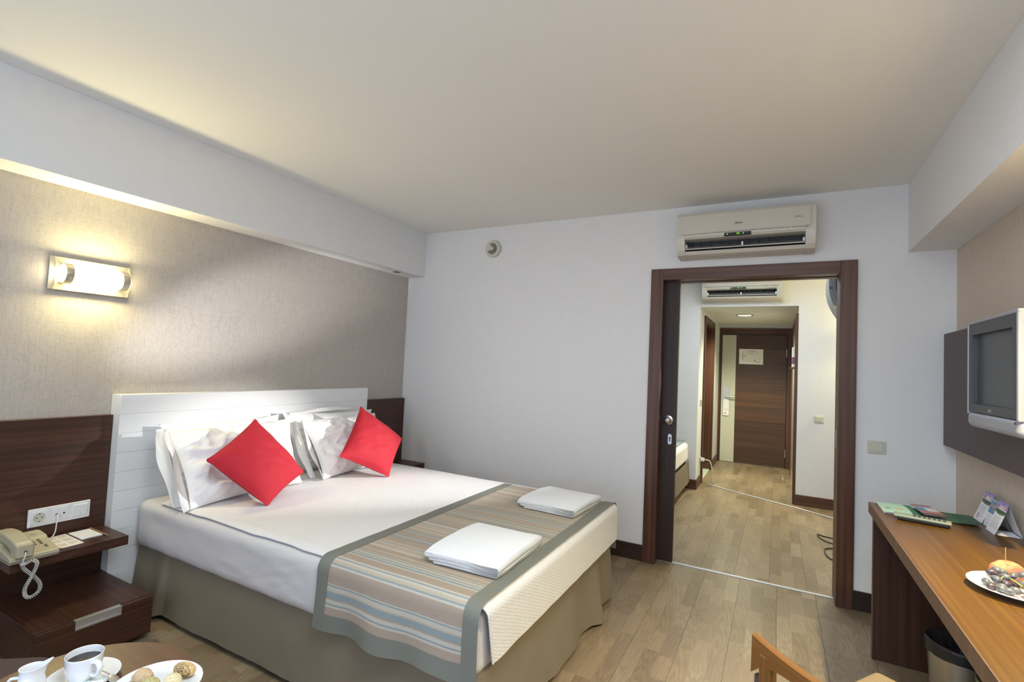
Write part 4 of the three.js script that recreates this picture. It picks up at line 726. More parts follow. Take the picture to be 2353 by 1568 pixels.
// tent cards and desk calendar
function tulipPrint(withBan) {
  return canvasTex(320, 448, (g, w, h) => {
    g.fillStyle = '#eceaf0'; g.fillRect(0, 0, w, h);
    const sky = ['#8f86c0', '#a7a0d0', '#c3bde0', '#dcd8ee']; sky.forEach((c, i) => { g.fillStyle = c; g.fillRect(0, i * 36, w, 36); });
    g.fillStyle = '#5f7f42'; g.beginPath(); g.ellipse(w / 2, 128, w * 0.6, 62, 0, 0, Math.PI); g.fill(); g.fillStyle = '#2d4a34'; g.beginPath(); g.ellipse(w / 2, 122, w * 0.55, 50, 0, 0, Math.PI); g.fill();
    [['#b02848', 40], ['#e8a8b8', 95], ['#f2ece0', 140], ['#e8d070', 215], ['#d06088', 280]].forEach(([c, x]) => { g.fillStyle = '#3f6b40'; g.fillRect(x - 3, 100, 6, 55); g.fillStyle = c; g.beginPath(); g.ellipse(x, 85, 17, 28, 0, 0, 7); g.fill(); });
    g.strokeStyle = '#c04050'; g.lineWidth = 5; g.beginPath(); g.arc(w / 2, 26, 11, 0.6, 5); g.stroke(); g.fillStyle = '#6a5fa8'; g.fillRect(w / 2 - 36, 46, 72, 6);
    g.fillStyle = '#8a8a96'; for (let i = 0; i < 12; i++) g.fillRect(40, 214 + i * 15, withBan ? 180 : 238 - (i * 37 % 40), 4);
    if (withBan) { g.fillStyle = '#eceaf0'; g.fillRect(20, 320, 140, 110); g.strokeStyle = '#b03050'; g.lineWidth = 9; g.beginPath(); g.arc(90, 375, 38, 0, 7); g.moveTo(62, 348); g.lineTo(118, 402); g.stroke(); g.fillStyle = '#555'; g.fillRect(64, 370, 52, 8); }
  });
}
function tentCard(label, z0, z1, xb, map, height) {
  const t = thing('tent_card', label, 'tent card', [0, DT, 0], 0, 'tent cards on the desk');
  const w = z1 - z0, bend = v => 0.012 * (1 - v) * (1 - v);
  const f = sheet(4, 14, (u, v) => [xb + 0.034 * v - bend(v), 0.001 + height * v, z0 + w * u + 0.1 * (1 - v) * 0.02], (u, v) => [u, v]);
  part(t, 'printed_face', [f], std({ map, roughness: 0.4, side: THREE.DoubleSide }));
  part(t, 'back_leaf', [sheet(4, 12, (u, v) => [xb + 0.0345 + (3.994 - xb - 0.0345) * (1 - v) * (0.7 + 0.3 * (1 - v)), 0.001 + height * v, z0 + w * u])], M.paper);
  part(t, 'base_strip', [sheet(2, 4, (u, v) => [xb + (3.99 - xb) * v, 0.0012, z0 + w * u])], M.paper);
}
const tulip1 = tulipPrint(true), tulip2 = tulipPrint(false);
tentCard('tulip-printed tent card with a no-smoking sign, nearest the corner', 0.585, 0.695, 3.93, tulip1, 0.13);
tentCard('tulip-printed tent card in front of the desk calendar', 0.785, 0.885, 3.918, tulip2, 0.13);
{
  const t = thing('desk_calendar', 'spiral-bound desk calendar with a harbour picture between the tent cards', 'calendar', [0, DT, 0]);
  part(t, 'page', [sheet(4, 8, (u, v) => [3.922 + 0.032 * v, 0.001 + 0.112 * v, 0.698 + 0.083 * u], (u, v) => [u, v])], std({ roughness: 0.4, side: THREE.DoubleSide, map: canvasTex(256, 384, (g, w, h) => { g.fillStyle = '#e4e6ec'; g.fillRect(0, 0, w, h); g.fillStyle = '#5f8fc4'; g.fillRect(0, 14, w, 70); g.fillStyle = '#c08a58'; for (let i = 0; i < 9; i++) g.fillRect(i * 30, 66 - (i % 3) * 12, 24, 34 + (i % 3) * 12); g.fillStyle = '#4e86ac'; g.fillRect(0, 98, w, 90); g.fillStyle = '#a08a50'; g.fillRect(100, 128, 60, 24); g.fillStyle = '#8b8b98'; for (let r = 0; r < 8; r++) for (let c = 0; c < 7; c++) g.fillRect(26 + c * 30, 206 + r * 20, 14, 4); }) }));
  part(t, 'back_board', [sheet(2, 6, (u, v) => [3.954 + 0.034 * (1 - v), 0.001 + 0.112 * v, 0.698 + 0.083 * u])], M.paper);
  for (let i = 0; i < 10; i++) { const g = new THREE.TorusGeometry(0.004, 0.0007, 5, 14); g.translate(3.955, 0.113, 0.702 + i * 0.0083); part(t, 'binding_ring', [clean(g)], M.alu); }
}
// fruit plate
{
  const px = 3.748, pz = 1.625, py = DT;
  single('fruit_plate', [at(lathe([[0, 0.004], [0.05, 0.004], [0.056, 0.0], [0.062, 0.0], [0.075, 0.008], [0.115, 0.0185], [0.1165, 0.0205], [0.115, 0.022], [0.074, 0.0125], [0.06, 0.0085], [0, 0.008]], 72), px, py + 0.0005, pz)], M.porcelain, 'white plate of fruit on the desk', 'plate');
  const fruitTex = (base, blush, leaf) => dataTex(256, 128, (u, v) => { const k = Math.max(0, Math.min(1, 0.55 + 1.5 * fbm(u * 5, v * 4, 7) + 0.3 * Math.sin(u * 6.28))), d = 1 + 0.12 * nz(u * 60, v * 40, 2); return base.map((b, i) => (b + (blush[i] - b) * k) * d); }, { mirror: false });
  const peach = (r, seg) => { const g = new THREE.SphereGeometry(r, 40, 28), p = g.attributes.position; for (let i = 0; i < p.count; i++) { const x = p.getX(i), y = p.getY(i), z = p.getZ(i), a = Math.atan2(z, x), pole = Math.exp(-Math.pow((r - y) / (0.25 * r), 2)); const k = 1 - 0.09 * Math.exp(-Math.pow(Math.sin(a / 2 + 0.9) / 0.12, 2)) * (0.4 + 0.6 * Math.max(0, y / r)) - 0.16 * pole; p.setXYZ(i, x * k, y * k * 0.9, z * k); } g.computeVertexNormals(); return g; };
  const pm = std({ map: fruitTex([186, 140, 96], [168, 80, 66]), roughness: 0.75 });
  const a = thing('peach', 'peach with a cocktail stick at the back of the fruit plate', 'peach', [3.745, py + 0.0435, 1.552]);
  part(a, 'flesh', [turnG(peach(0.037), 0.3, 0.5, 0.2)], pm); a.scale.set(1.15, 0.92, 1.0);
  part(a, 'stick', [cyl(0.0009, 0.0009, 0.05, -0.004, 0.052, 0.0, 'y', 8)], std({ color: lin(0.5, 0.38, 0.2), roughness: 0.7 }));
  const b = thing('peach', 'yellow-cheeked peach at the front of the fruit plate, cut by the frame', 'peach', [3.774, py + 0.041, 1.678]);
  part(b, 'flesh', [turnG(peach(0.033), -0.2, 2.4, 0.3)], std({ map: fruitTex([190, 142, 84], [172, 92, 70]), roughness: 0.75 }));
  const gb = thing('grape_bunch', 'bunch of dark bloomy grapes on the fruit plate', 'grapes', [0, 0, 0]);
  const skin = dataTex(128, 64, (u, v) => { const k = Math.max(0, Math.min(1, 0.5 + 1.2 * fbm(u * 4, v * 3, 4))); return [58 + 62 * k, 60 + 62 * k, 72 + 56 * k]; }, { mirror: false });
  const gm = phys({ map: skin, roughness: 0.42, clearcoat: 0.15 }), gm2 = phys({ map: skin, color: lin(0.75, 0.5, 0.55), roughness: 0.35 });
  const ps = [[3.668, 0.026, 1.652], [3.690, 0.046, 1.618], [3.706, 0.050, 1.598], [3.722, 0.044, 1.588], [3.692, 0.036, 1.644], [3.672, 0.024, 1.682], [3.718, 0.040, 1.622], [3.742, 0.044, 1.607], [3.690, 0.024, 1.69], [3.712, 0.030, 1.655], [3.722, 0.024, 1.682], [3.768, 0.046, 1.585], [3.706, 0.022, 1.695], [3.735, 0.03, 1.642], [3.700, 0.022, 1.665], [3.755, 0.03, 1.63]];
  ps.forEach((q, i) => { const g = ball(0.0115, 0, 0, 0, [0.95, 0.92, 1.25], 18); turnG(g, 0.3 * nz(i, 1), i * 1.7, 0.4 * nz(i, 3)); g.translate(q[0], py + q[1] + 0.003, q[2]); part(gb, 'grape', [g], i % 4 === 1 ? gm2 : gm); });
  part(gb, 'stem', [tube([[3.735, py + 0.05, 1.60], [3.728, py + 0.044, 1.625], [3.735, py + 0.042, 1.655], [3.745, py + 0.036, 1.665]], 0.0022, 24, 6), tube([[3.728, py + 0.044, 1.625], [3.712, py + 0.045, 1.63], [3.70, py + 0.035, 1.645]], 0.0016, 16, 6)], std({ color: lin(0.45, 0.42, 0.08), roughness: 0.6 }));
}
// waste bins under the desk
{
  const t = thing('waste_bin', 'brushed steel waste bin with a black liner under the desk', 'waste bin', [3.815, 0, 0.86]);
  part(t, 'shell', [lathe([[0.0, 0.004], [0.1, 0.004], [0.103, 0.01], [0.118, 0.27], [0.120, 0.275], [0.117, 0.276], [0.115, 0.27], [0.1, 0.012], [0, 0.012]], 64)], std({ color: lin(0.58, 0.55, 0.47), metalness: 0.9, roughness: 0.3 }));
  part(t, 'foot_ring', [lathe([[0.098, 0], [0.106, 0], [0.106, 0.012], [0.098, 0.012], [0.098, 0]], 48)], M.black);
  const g = sheet(90, 14, (u, v) => { const a = u * 6.2832, k = v < 0.5 ? v * 2 : 1, rim = Math.sin(Math.min(1, v) * Math.PI); const wob = 0.003 * nz(Math.cos(a) * 5, Math.sin(a) * 5, v * 4) * (0.3 + v); let r, y; if (v < 0.45) { const s = v / 0.45; r = 0.125 + wob; y = 0.232 + 0.046 * s + 0.008 * nz(Math.cos(a) * 3, Math.sin(a) * 3, 1); } else if (v < 0.6) { const s = (v - 0.45) / 0.15; r = 0.125 - 0.012 * s + wob; y = 0.278 + 0.006 * Math.sin(Math.PI * s); } else { const s = (v - 0.6) / 0.4; r = 0.113 - 0.1 * s + wob * 3; y = 0.278 - 0.10 * Math.sqrt(s) + 0.02 * nz(a * 2, s * 6, 3) * s; } return [r * Math.cos(a), y, r * Math.sin(a)]; });
  part(t, 'bin_liner', [g], std({ color: lin(0.022, 0.022, 0.026), roughness: 0.28, side: THREE.DoubleSide }), 'folded-over black plastic liner');
  const s = thing('tub', 'pale olive rounded tub behind the steel bin under the desk', 'tub', [3.885, 0, 1.115]);
  part(s, 'shell', [lathe([[0, 0.003], [0.05, 0.003], [0.07, 0.015], [0.084, 0.06], [0.092, 0.20], [0.094, 0.26], [0.092, 0.262], [0.089, 0.2], [0.078, 0.06], [0.06, 0.02], [0, 0.012]], 48)], std({ color: lin(0.25, 0.24, 0.16), roughness: 0.5 }));
}
// desk chair, seen from behind over the lower frame
{
  const t = thing('desk_chair', 'honey-wood chair with a low slatted back and tan seat before the desk', 'chair', [3.073, 0, 2.236], -0.592);   // local +x along the rail, -z towards the seat
  const honey = std({ map: veneer([104, 66, 28], [134, 90, 40], { seed: 31, size: [0.2, 0.9] }), roughness: 0.38 });
  const arcZ = x => 0.035 * (1 - Math.pow((x - 0.24) / 0.24, 2)), L = 0.48;
  // curved top rail, deeper at its ends
  const rail = []; const top = sheet(30, 1, () => [0, 0, 0]); void top;
  const ring = i => { const x = L * i / 30, z = arcZ(x), e = Math.abs(2 * i / 30 - 1), y1 = 0.72 - 0.012 * (1 - e * e), y0 = 0.72 - 0.036 - 0.050 * Math.pow(e, 6) - 0.006; return [[x, y0, z - 0.010], [x, y1 - 0.003, z - 0.010], [x, y1, z - 0.006], [x, y1, z + 0.006], [x, y1 - 0.003, z + 0.011], [x, y0, z + 0.013], [x, y0, z - 0.010]]; };
  const body = sheet(30, 6, (u, v) => ring(Math.round(u * 30))[Math.round(v * 6)], (u, v) => [v * 0.1, u * L]);
  const capEnd = i => sheet(1, 1, (u, v) => { const r = ring(i); return v < 0.5 ? r[u < 0.5 ? 0 : 5] : r[u < 0.5 ? 2 : 3]; });
  const hd = honey.clone(); hd.side = THREE.DoubleSide;
  part(t, 'top_rail', [toCreasedNormals(merge([body, capEnd(0), capEnd(30)]), 0.7)], hd);
  for (const x of [0.045, L - 0.045]) part(t, 'post', [bx(x - 0.016, x + 0.016, 0.40, 0.690, arcZ(x) - 0.012, arcZ(x) + 0.014, 0.004)], honey);
  part(t, 'back_pad', [sheet(24, 10, (u, v) => { const x = 0.012 + (L - 0.024) * u; return [x, 0.44 + 0.19 * v, arcZ(x) + 0.012 + 0.012 * Math.sin(Math.PI * v) * Math.sin(Math.PI * u)]; }), sheet(24, 10, (u, v) => { const x = 0.012 + (L - 0.024) * u; return [x, 0.44 + 0.19 * v, arcZ(x) - 0.016 - 0.012 * Math.sin(Math.PI * v) * Math.sin(Math.PI * u)]; }), sheet(24, 3, (u, v) => { const x = 0.012 + (L - 0.024) * u; return [x, 0.63, arcZ(x) - 0.016 + 0.028 * v]; }), sheet(3, 10, (u, v) => [0.012, 0.44 + 0.19 * v, arcZ(0.012) - 0.016 + 0.028 * u]), sheet(3, 10, (u, v) => [L - 0.012, 0.44 + 0.19 * v, arcZ(L - 0.012) - 0.016 + 0.028 * u])], (() => { const m = M.brownfabric.clone(); m.side = THREE.DoubleSide; return m; })());
  part(t, 'seat', [bx(0.0, L, 0.435, 0.50, -0.56, -0.02, 0.022)], M.tanfabric);
  for (const [x, z] of [[0.04, -0.52], [L - 0.04, -0.52], [0.04, 0.0], [L - 0.04, 0.0]]) part(t, 'leg', [bx(x - 0.018, x + 0.018, 0.0, 0.44, z - 0.018, z + 0.018, 0.004)], honey);
}

// ------------------------------------------------------------------ round side table with coffee and pastries
const TY = 0.55, TX = 1.714, TZ = 3.081;
{
  const t = thing('round_table', 'small round walnut side table in the near left corner', 'table', [TX, 0, TZ]);
  const wood = std({ map: veneer([78, 50, 28], [110, 74, 42], { seed: 41, size: [0.3, 1.2] }), roughness: 0.3 });
  const g = metres(lathe([[0, TY - 0.028], [0.232, TY - 0.028], [0.238, TY - 0.022], [0.238, TY - 0.003], [0.235, TY], [0, TY]], 72), true);
  part(t, 'table_top', [toCreasedNormals(g, 0.6)], wood);
  part(t, 'column', [cyl(0.026, 0.026, TY - 0.05, 0, (TY - 0.03) / 2 + 0.012, 0, 'y', 24)], M.steel);
  part(t, 'foot', [lathe([[0, 0], [0.17, 0], [0.172, 0.006], [0.15, 0.014], [0.03, 0.024], [0, 0.024]], 48)], M.steel);
}
{
  const a = thing('armchair', 'brown fabric armchair seat beyond the round table', 'armchair', [1.108, 0, 3.306], 0.67);
  part(a, 'seat_cushion', [bx(-0.3, 0.3, 0.24, 0.40, -0.3, 0.3, 0.05)], M.brownfabric);
  part(a, 'base', [bx(-0.29, 0.29, 0.09, 0.25, -0.29, 0.29, 0.02)], M.brownfabric);
  part(a, 'back', [bx(-0.3, 0.3, 0.24, 0.74, 0.28, 0.40, 0.05)], M.brownfabric);
  for (const [x, z] of [[-0.26, -0.27], [0.26, -0.27], [-0.26, 0.35], [0.26, 0.35]]) part(a, 'leg', [cyl(0.018, 0.022, 0.1, x, 0.05, z, 'y', 16)], M.darkwood);
}
const cupC = [1.652, 3.042];
single('saucer', [at(lathe([[0, 0.003], [0.026, 0.003], [0.03, 0.0], [0.036, 0.0], [0.045, 0.004], [0.072, 0.0125], [0.0735, 0.0145], [0.072, 0.0155], [0.044, 0.0075], [0.03, 0.0065], [0, 0.0065]], 64), cupC[0], TY + 0.0005, cupC[1])], M.porcelain, 'white saucer under the coffee cup', 'saucer');
{
  const t = thing('coffee_cup', 'white porcelain cup of black coffee on its saucer', 'cup', [cupC[0], TY + 0.0072, cupC[1]]);
  part(t, 'bowl', [lathe([[0, 0.002], [0.022, 0.002], [0.023, 0.0], [0.0265, 0.0], [0.0275, 0.004], [0.0295, 0.007], [0.0335, 0.016], [0.0362, 0.032], [0.0375, 0.055], [0.0375, 0.0585], [0.0368, 0.0595], [0.0355, 0.0585], [0.0342, 0.034], [0.031, 0.014], [0.022, 0.007], [0, 0.006]], 64)], M.porcelain);
  const h = tube([[0.034, 0.047, 0], [0.050, 0.051, 0], [0.060, 0.044, 0], [0.059, 0.031, 0], [0.049, 0.021, 0], [0.033, 0.019, 0]], 0.0042, 40, 12); h.scale(1, 1, 1.5); turnG(h, 0, 0.12, 0);
  part(t, 'handle', [h], M.porcelain);
  part(t, 'coffee', [cyl(0.0347, 0.0350, 0.003, 0, 0.0425, 0, 'y', 48)], phys({ color: lin(0.016, 0.007, 0.003), roughness: 0.06 }), 'black coffee');
}
{
  const t = thing('teaspoon', 'steel teaspoon lying on the saucer rim', 'spoon', [1.715, TY + 0.0165, 3.012], 0.0);
  const m = M.steel;
  part(t, 'bowl', [turnG(ball(0.011, 0, 0, 0, [1.5, 0.22, 0.9], 20), 0, 0.05, -0.25).translate(0.014, -0.0005, 0.0)], m);
  part(t, 'stem', [tube([[0.002, 0.001, 0], [-0.012, 0.004, 0.0005], [-0.04, 0.002, 0.001], [-0.075, 0.001, -0.002]], 0.0017, 24, 8)], m);
  const s = (label, x, z, r, green) => single('sugar_sachet', [turnG(bx(-0.03, 0.03, 0, 0.0035, -0.013, 0.013, 0.0015), 0.05, r, 0.1).translate(x, TY + 0.0125, z)], std({ roughness: 0.6, map: canvasTex(256, 128, (g, w, h) => { g.fillStyle = '#eeecea'; g.fillRect(0, 0, w, h); if (green) { g.strokeStyle = '#2f7a52'; g.lineWidth = 5; for (const y of [40, 56]) { g.beginPath(); for (let i = 0; i <= 40; i++) g.lineTo(i * w / 40, y + 7 * Math.sin(i * 0.6)); g.stroke(); } } else { g.fillStyle = '#c86a3c'; g.beginPath(); g.arc(90, 60, 14, 0, 7); g.fill(); g.fillStyle = '#44506a'; g.fillRect(120, 52, 60, 6); g.fillRect(120, 66, 44, 5); } }, [0.06, 0.026]) }), label, 'sachet');
  s('white sugar sachet with green waves in front of the cup', 1.702, 3.048, 0.65, true);
  s('white sugar sachet with an orange dot, left of the cup', 1.652, 3.098, 0.1, false);
}
{
  const t = thing('milk_jug', 'small white porcelain milk jug left of the coffee cup', 'jug', [1.648, TY + 0.001, 3.138], 0);
  // oval jug with a rising spout
  const R = v => [0.024, 0.0275, 0.0285, 0.0265, 0.0215, 0.0205, 0.0225][v];
  const Y = [0, 0.008, 0.024, 0.042, 0.060, 0.072, 0.080];
  const wall = (inset) => sheet(56, 6, (u, v) => { const k = Math.round(v * 6), a = u * 6.2832, sp = Math.pow(Math.max(0, Math.cos(a)), 9), top = Math.max(0, (k - 3) / 3); const r = R(k) - inset + 0.014 * sp * top * top; return [r * Math.cos(a), Y[k] + 0.012 * sp * top * top + (inset && k === 0 ? 0.004 : 0), r * Math.sin(a) * 0.92]; });
  const g = [wall(0), wall(0.0022), sheet(56, 1, (u, v) => { const a = u * 6.2832, sp = Math.pow(Math.max(0, Math.cos(a)), 9), r = R(6) - 0.0022 * v + 0.014 * sp; return [r * Math.cos(a), 0.080 + 0.012 * sp, r * Math.sin(a) * 0.92]; }), cyl(0.024, 0.024, 0.004, 0, 0.003, 0, 'y', 40)];
  for (const q of g) turnG(q, 0, 1.05, 0);
  const pm = M.porcelain.clone(); pm.side = THREE.DoubleSide;
  part(t, 'body', g, pm);
  part(t, 'handle', [turnG(tube([[-0.021, 0.058, 0], [-0.038, 0.056, 0], [-0.044, 0.040, 0], [-0.036, 0.024, 0], [-0.026, 0.02, 0]], 0.0035, 30, 10), 0, 0.75, 0)], M.porcelain);
  part(t, 'milk', [cyl(0.0185, 0.0185, 0.002, 0, 0.058, 0, 'y', 40)], std({ color: lin(0.8, 0.79, 0.76), roughness: 0.3 }));
}
{
  const px = 1.832, pz = 2.972, py = TY + 0.0005;
  single('pastry_plate', [at(lathe([[0, 0.004], [0.045, 0.004], [0.05, 0.0], [0.056, 0.0], [0.068, 0.006], [0.094, 0.0145], [0.0955, 0.0165], [0.094, 0.0175], [0.067, 0.0095], [0.055, 0.0075], [0, 0.0075]], 72), px, py, pz)], M.porcelain, 'white plate of small pastries on the round table', 'plate');
  const crust = (base, spot, dens, sd, cap) => canvasTex(256, 128, (g, w, h) => { seed = 900 + sd; g.fillStyle = base; g.fillRect(0, 0, w, h); for (let i = 0; i < 500; i++) { g.fillStyle = `rgba(${rnd() < 0.5 ? '150,96,40' : '240,224,188'},${rr(0.05, 0.22)})`; g.beginPath(); g.arc(rnd() * w, rnd() * h, rr(1, 6), 0, 7); g.fill(); } for (let i = 0; i < dens; i++) { g.fillStyle = spot; const x = cap ? (rnd() * 0.42) * w : rnd() * w; g.beginPath(); g.arc(x, rnd() * h, rr(0.9, 2.1), 0, 7); g.fill(); } }, [1, 1]);
  const bun = (label, x, y, z, sx, sy, sz, ry, tex, rough, sd) => {
    const g = new THREE.SphereGeometry(0.02, 40, 26), p = g.attributes.position;
    for (let i = 0; i < p.count; i++) { const q = V(p.getX(i), p.getY(i), p.getZ(i)), k = 1 + rough * fbm(q.x * 70 + sd, q.y * 70, q.z * 70, 3); p.setXYZ(i, q.x * k * sx, Math.max(-0.011, q.y * k) * sy, q.z * k * sz); }
    turnG(g, 0, ry, 0); g.computeVertexNormals();
    const o = single('pastry', [g], std({ map: tex, roughness: 0.85 }), label, 'pastry', 'pastries on the plate'); o.position.set(px + x, py + y, pz + z);
  };
  bun('cracked pale beige biscuit at the left of the pastry plate', -0.042, 0.0235, 0.008, 1.15, 0.85, 1.0, 0.3, crust('#c9ab86', '#e9d9bd', 140, 1), 0.32, 1);
  bun('long roll half coated with poppy seeds at the back of the plate', 0.012, 0.0245, -0.058, 1.5, 0.8, 0.85, 0.25, crust('#d3b078', '#1c1c22', 700, 2, true), 0.10, 2);
  bun('round cream cheese ball in the middle of the pastry plate', 0.036, 0.0235, -0.018, 1.0, 0.95, 0.95, 0, crust('#dccfa4', '#a8773a', 26, 3), 0.06, 3);
  bun('greenish herb-speckled ball at the front of the pastry plate', 0.008, 0.0235, 0.018, 1.05, 0.95, 0.95, 1, crust('#b9b07a', '#4c5528', 300, 4), 0.08, 4);
  bun('poppy-seeded round bun cut by the lower frame', -0.012, 0.0235, 0.050, 1.1, 0.9, 1.0, 0.4, crust('#a99a7c', '#22222a', 1100, 5), 0.10, 5);
  bun('golden sesame roll cut by the lower frame, right of the plate', 0.062, 0.0235, 0.012, 1.25, 0.85, 0.95, 0.2, crust('#c89a56', '#ecdcb0', 420, 6), 0.12, 6);
}

// ------------------------------------------------------------------ second room and hall
{
  const t = thing('single_bed', 'single bed with a blue runner seen through the doorway', 'bed');
  const x1 = 2.215, z0 = -2.50, z1 = -1.60;
  part(t, 'mattress', [bx(0.3, x1, 0.32, 0.555, z0, z1, 0.06)], M.pillow);
  part(t, 'bed_skirt', [sheet(50, 10, (u, v) => { const p = u < 0.5 ? [x1 - 1.2 * (1 - u * 2), z1] : [x1, z1 + (z0 - z1) * (u - 0.5) * 2]; const o = (1 - v) * (0.015 + 0.012 * nz(u * 16, 2)); return [p[0] + (u > 0.5 ? o : 0), 0.09 + 0.24 * v, p[1] + (u <= 0.5 ? o : 0)]; })], M.skirt);
  part(t, 'base', [bx(0.3, x1 - 0.03, 0.1, 0.32, z0 + 0.03, z1 - 0.03)], M.brownfabric);
  for (const [x, z] of [[2.12, -1.66], [2.12, -2.42], [0.4, -1.7], [0.4, -2.42]]) part(t, 'caster', [cyl(0.02, 0.02, 0.1, x, 0.05, z, 'y', 14)], M.black);
  const bl = std({ color: lin(0.30, 0.37, 0.38), roughness: 0.9, side: THREE.DoubleSide });
  const r = thing('bed_runner', 'grey-blue runner folded over the end of the single bed', 'bed runner');
  part(r, 'cloth', [sheet(16, 30, (u, v) => { const s = v * 1.5, x = 1.72 + 0.46 * u; const zt = z1 + 0.012; return s < 0.38 ? [x, 0.19 + s, zt + 0.012 * (1 - s / 0.38) * Math.sin(x * 30)] : [x, 0.566, zt - 0.01 - (s - 0.38) * 0.78]; })], bl);
  const w = thing('folded_towel', 'small rolled white towel on the single bed', 'towel', [2.02, 0.568, -1.78]);
  part(w, 'roll', [bx(-0.12, 0.12, 0, 0.055, -0.1, 0.1, 0.026)], M.towel);
}
{
  const t = thing('bracket_television', 'grey curved-case television on a wall bracket beyond the doorway', 'television', [3.512, 2.09, -1.50], 0);
  const silver = std({ color: lin(0.2, 0.21, 0.22), roughness: 0.4 }), sil2 = std({ color: lin(0.13, 0.16, 0.26), roughness: 0.35 });
  // side outline in (x, y): bowed case that faces the camera's right
  const side = []; for (let i = 0; i <= 20; i++) { const a = i / 20; side.push([0.03 - 0.075 * Math.sin(Math.PI * (0.18 + 0.64 * a)) + 0.085 * Math.pow(a, 3), 0.24 - 0.48 * a]); }
  const inner = side.map(([x, y]) => [x + 0.03, y * 0.98]).reverse();
  const g = prism([...side, ...inner].reverse(), 0.3, 0.003); part(t, 'side_case', [g], silver);
  const rim = [...side.map(([x, y]) => [x + 0.031, y]), ...side.map(([x, y]) => [x + 0.046, y * 0.97]).reverse()];
  part(t, 'rim', [prism(rim.reverse(), 0.308, 0.002).translate(0, 0, 0)], sil2);
  part(t, 'screen', [prism([...side.map(([x, y]) => [x + 0.047, y * 0.96]), [0.36, -0.18], [0.36, 0.2]].reverse(), 0.29)], std({ color: lin(0.03, 0.03, 0.045), roughness: 0.3 }));
  part(t, 'button', [bx(-0.03, -0.012, 0.02, 0.035, 0.3, 0.306, 0.002)], M.darkgrey);
  part(t, 'port', [bx(0.0, 0.018, -0.155, -0.125, 0.3, 0.306, 0.002)], std({ color: lin(0.5, 0.5, 0.38), roughness: 0.5 }));
  part(t, 'shelf_bracket', [turnG(bx(0.02, 0.4, -0.275, -0.255, -0.02, 0.3, 0.003), 0, 0, 0.12), bx(0.3, 1.09, -0.25, -0.2, 0.1, 0.16)], std({ color: lin(0.33, 0.30, 0.22), roughness: 0.5 }));
}
// downlight in the hall
{
  const p = [2.715, HC, -3.46];
  const t = thing('downlight', 'lit round recessed downlight in the hall ceiling', 'downlight', p);
  part(t, 'rim', [turnG(lathe([[0.085, 0.0], [0.108, 0.0], [0.108, 0.004], [0.085, 0.008], [0.085, 0]], 48), Math.PI)], M.steel);
  part(t, 'lamp_disc', [cyl(0.085, 0.085, 0.004, 0, -0.002, 0, 'y', 40)], std({ color: 0xffffff, emissive: lin(1, 0.97, 0.82), emissiveIntensity: 4 }), 'glowing lamp disc');
  const l = new THREE.SpotLight(lin(1, 0.98, 0.68), 17, 0, 1.25, 0.6, 2); l.name = 'downlight_light'; l.position.set(0, -0.012, 0); l.target.position.set(0, -2, 0); l.castShadow = true; l.shadow.radius = 3; t.add(l, l.target);
}
wallLamp('glowing tube wall lamp in the second room beside the hall', [4.05, 1.70, HB], -Math.PI / 2, 1.7);
// fixtures for the two added ceiling fill panels, both unseen
for (const [label, pos] of [['unseen square white ceiling panel added to brighten the second room', [2.75, H, -1.35]], ['unseen square white ceiling panel added as fill for the bedroom', [3.05, H, 2.95]]]) {
  const t = thing('added_ceiling_panel', label, 'ceiling light', pos);
  part(t, 'frame', [bx(-0.47, 0.47, -0.045, 0, -0.47, -0.45, 0.002), bx(-0.47, 0.47, -0.045, 0, 0.45, 0.47, 0.002), bx(-0.47, -0.45, -0.045, 0, -0.45, 0.45, 0.002), bx(0.45, 0.47, -0.045, 0, -0.45, 0.45, 0.002)], M.white);
  part(t, 'lamp_diffuser', [bx(-0.45, 0.45, -0.04, -0.01, -0.45, 0.45)], std({ color: 0xffffff, emissive: lin(0.86, 0.93, 1.1), emissiveIntensity: 1.2 }));
}
// photographer's lamp on its stand behind the doorway wall, and the one added for the wall pool
for (const [label, P, aim] of [['black studio lamp on a stand beside the doorway in the second room', STUDIO, STUDIO_AIM], ['unseen black lamp on a low stand, added behind the camera to light the headboard wall', STUDIO2, ADDED_LAMP_AIM]]) {
  const t = thing('studio_lamp', label, 'lamp', [P.x, 0, P.z]), SY = P.y;
  const dir = aim.clone().sub(P).normalize();
  const g = lathe([[0.0, 0.30], [0.055, 0.30], [0.06, 0.28], [0.06, 0.11], [0.095, 0.03], [0.095, 0.025], [0.055, 0.10], [0, 0.10]], 40); g.applyMatrix4(new THREE.Matrix4().makeRotationFromQuaternion(new THREE.Quaternion().setFromUnitVectors(V(0, 1, 0), dir.clone().negate()))); g.translate(0, SY, 0);
  part(t, 'lamp_head', [g], M.black);
  const e = cyl(0.05, 0.05, 0.004, 0, 0.092, 0, 'y', 32); e.applyMatrix4(new THREE.Matrix4().makeRotationFromQuaternion(new THREE.Quaternion().setFromUnitVectors(V(0, 1, 0), dir.clone().negate()))); e.translate(0, SY, 0);
  part(t, 'lamp_disc', [e], std({ color: 0xffffff, emissive: lin(1, 0.99, 0.97), emissiveIntensity: 6 }));
  part(t, 'stand', [cyl(0.012, 0.012, SY - 0.1, 0.13, (SY - 0.1) / 2, -0.1, 'y', 14)], M.darkgrey);
  for (let i = 0; i < 3; i++) { const a = i * 2.094 + 0.4; part(t, 'leg', [tube([[0.13, 0.4, -0.1], [0.13 + 0.2 * Math.cos(a), 0.012, -0.1 + 0.2 * Math.sin(a)]], 0.009, 4, 8)], M.darkgrey); }
}
